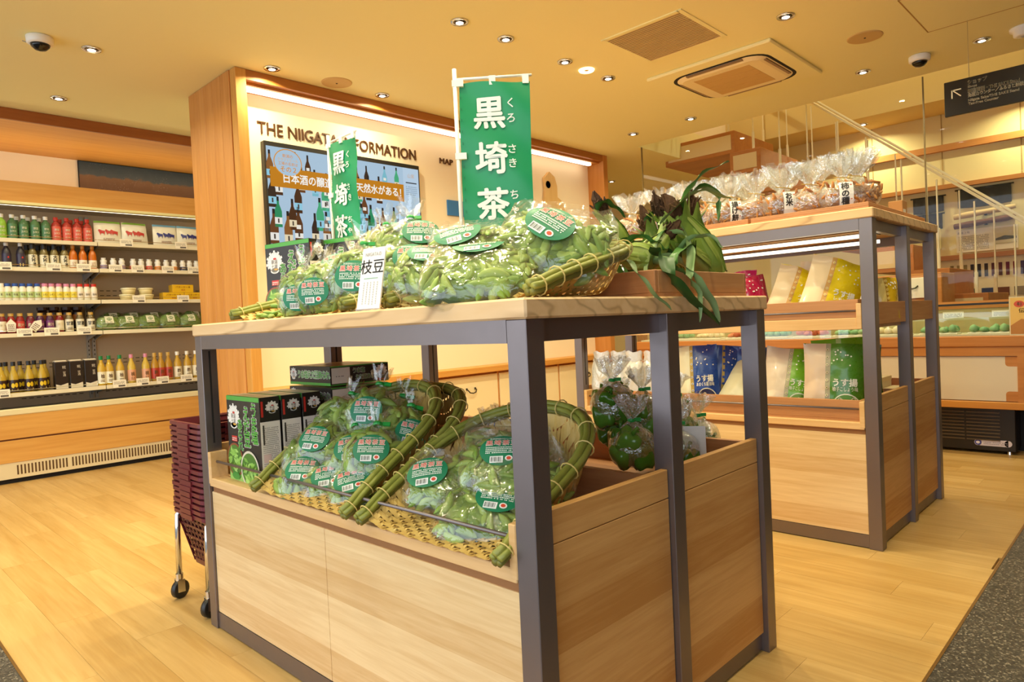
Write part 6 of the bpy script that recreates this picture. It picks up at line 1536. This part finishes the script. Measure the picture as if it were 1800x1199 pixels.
pouch('royal blue pouch behind, its crinkled edge showing', pm(1268, ZL, 3.10, -50, 2, 6), .17, 0.302, .07, BL, '#24489c', '#b59a4c', None, 8, g2)
pouch('pale pouch with blue end lying against the blue ones', pm(1290, ZL, 3.03, -70, 30, 24), .20, 0.261, .08, '#3a57a8', '#e4dcb8', '#b59a4c', None, 9, g2, '#9a90b0', .62)
pouch('navy pouch standing behind the pale one', pm(1315, ZL, 3.16, -80, 4, 3), .20, 0.290, .07, '#1c3474', '#24489c', '#c9b26a', None, 10, g2)
pouch('green and pale snack pouch, third from the steel post, leaning', pm(1378, ZL, 3.025, -70, 16, 8), .215, 0.296, .08, '#7ab32a', '#e6d2ba', '#b9b090', ('うす揚', '柚子こしょう味'), 11, g2, '#7aa040', .46)
pouch('green and pale snack pouch with dotted stripe, right beside the steel post', pm(1464, ZL, 3.02, -76, 6, 2), .24, 0.307, .085, '#4c8220', '#dcc4ac', '#a9a286', ('うす揚', '柚子こしょう味'), 12, g2, '#5c8a34', .36)
pouch('bright green pouch behind the dotted one', pm(1490, ZL, 3.12, -70, 4, -3), .24, 0.325, .07, '#86c026', '#7ab32a', '#c4d47a', None, 13, g2)
pouch('dark green pouch seen between the steel posts', pm(1528, ZL, 3.17, -50, 4, 0), .13, 0.290, .05, '#2c5a1c', '#2c5a1c', '#5a8a3a', None, 14, g2)
pouch('white pouch at the left end beside the blue ones', pm(1200, ZL, 3.08, -80, 4, 0), .17, 0.302, .08, '#e6dcc2', '#efe6cf', '#d8ccb0', None, 15, g2)
for k in range(2):
    t = thing('gift_box', '%s gift box in the far half of the lower shelf' % ('red-sided', 'white')[k], 'box', T(3.56, .92 + k * .10, .5005)); MB().box(0, .20, 0, .095, 0, .07 + .05 * k, bev=.002).build('box', mat('gift%d' % k, ('#9a1c22', '#e6d8b4')[k], .4), t); MB().box(-.001, .201, -.001, .096, .055 + .05 * k, .075 + .05 * k).build('lid', mat('giftlid', '#e6d2a0', .4), t)
# clear white noodle packets at the left end of the tall table's lower shelf
M_pack = film('white_pack', .16, .6, .12, 50, .6)
M_nood = mat('white_noodles', '#efe6d2', .6)
for k in range(4):
    y = 2.24 - k * .105
    t = thing('noodle_packet', 'clear packet of white noodles on the lower shelf, %s' % ['at the far left', 'second', 'with a black oval mark', 'nearest the steel post'][k], 'noodle packet', T(2.985 + .012 * (k % 2), y, ZL - .0105 + .05) @ Rz(-80) @ Rx(-6), 'noodle packets')
    p_ = Pillow(.115, .20, .05, 4, 120 + k, .005); T_ = T(0, 0, .10); mb = p_.body(); mb.v = [tuple(T_ @ Vector(v)) for v in mb.v]
    V = []; F = []
    for j, (zz, ww) in enumerate(((.185, .054), (.21, .045), (.235, .05))):
        for i in range(12): a = 2 * pi * i / 12; V.append((ww * cos(a), .012 * sin(a) * (1 + .6 * (i % 2)), zz + .006 * (i % 3)))
    for j in range(2):
        for i in range(12): i2 = (i + 1) % 12; F.append((j * 12 + i, j * 12 + i2, (j + 1) * 12 + i2, (j + 1) * 12 + i))
    mb.add(V, F).build('bag_film', M_pack, t, True)
    for j in range(3): MB().tube([(-.034 + j * .034, 0, .012), (-.034 + j * .034, 0, .18)], .013, 8).build('noodle_bundle', M_nood, t, True)
    MB().box(-.05, .05, -.02, .02, -.05, .002).build('carton_base', M_cedar, t)
    if k == 2: put('print', Art().ell(0, .11, .02, .012, '#2a2622', 0, 20).text('越', 0, .11, .014, '#efe8d8', .02, 1).mesh('print', face((0, -.034, 0), (1, 0, 0), (0, 0, 1))), t)
# pouches in the refrigerated shelf
for k, (c, tp_, nm) in enumerate(((191, '#7fae3a', 'red'), (238, '#7fae3a', 'red'), (292, '#6fa8c8', 'blue'), (333, '#6fa8c8', 'blue'))):
    x = at_shelf(c, 0, 6.07); ic = '#c0342c' if nm == 'red' else '#2c2f7a'
    t = thing('milk_pouch', 'silver-white pouch with %s cow print and %s top band, %s of the two' % (nm, 'green' if nm == 'red' else 'blue', 'left' if k % 2 == 0 else 'right'), 'pouch', T(x, 6.075, SZ[0]) @ Rx(-8) @ Rz(4 * (k % 2)), 'pouches on the top shelf')
    w, h, d = .20, .185, .055
    def PP(u, v, s_): e = (1 - abs(2 * u - 1) ** 3); q = sin(pi * min(1, v * .9 + .1)) ** .6; return ((u - .5) * w * (1 - .06 * v), s_ * d / 2 * e * q + .003 * noise.noise(Vector((u * 6 + k * 3, v * 6, s_))), v * h)
    mb = MB(); mb.grid(lambda u, v: PP(u, v, -1), 14, 10, mf=lambda u, v: 1 if v > .9 else 0); mb.grid(lambda u, v: PP(u, v, 1), 14, 10, flip=True)
    mb.build('pouch', [mat('pouch_silver', '#e4dcc8', .3), mat('band' + tp_, tp_, .35)], t, True)
    a = Art()
    for dx_, s_ in ((-.045, 1.0), (.002, 1.0), (.045, 1.25)):
        a.poly([(dx_ - .018 * s_, .078), (dx_ - .014 * s_, .062), (dx_ - .010 * s_, .078), (dx_ + .008 * s_, .078), (dx_ + .012 * s_, .060), (dx_ + .016 * s_, .080), (dx_ + .018 * s_, .098), (dx_ - .004 * s_, .102), (dx_ - .020 * s_, .112), (dx_ - .028 * s_, .104)], ic, 1)
    a.lines(-.04, .04, .025, .045, 2, '#8a5a4a', 1, R0)
    put('print', a.mesh('print', lambda x_, y_, d_: (x_, PP(x_ / w + .5, y_ / h, -1)[1] - .003 - d_, y_)), t)
M_veg = varied('salad_green', [(.1, '#33501c'), (.6, '#6c8a34'), (.9, '#9cb45a')], .5, 40, rnd=False, bump=.8)
for k in range(10):
    c = [190, 226, 262, 298, 334][k % 5] + (8 if k > 4 else 0); y = 6.08 if k < 5 else 6.2
    t = thing('salad_bag', 'clear bag of leafy greens, %s of the %s row on the fourth shelf' % (ORD[k % 5], 'front' if k < 5 else 'back'), 'bag of greens', T(at_shelf(c, 3, y), y, SZ[3] + .058 + (.03 if k > 4 else 0)) @ Rx(-25), 'bags of greens')
    p_ = Pillow(.195, .135, .085, 3, 130 + k, .006); p_.body(nu=22, nv=6).build('bag_film', M_film, t, True); p_.body(.86, .014, 22, 6).build('greens', M_veg, t, kind='stuff')
    a = Art(); a.rect(-.03, -.02, .03, .045, '#d9d4b8', 0, 3); a.ell(0, .015, .018, .014, '#5a7a3a', 1, 14); a.text('野菜', 0, .015, .012, '#efe9d0', .02, 2); a.lines(-.024, .024, -.014, -.002, 1, '#7a7a60', 1, R0)
    put('label', a.mesh('label', lambda x_, y_, d_: (x_, -p_.dep(x_, y_) - .006 - d_, y_)), t)
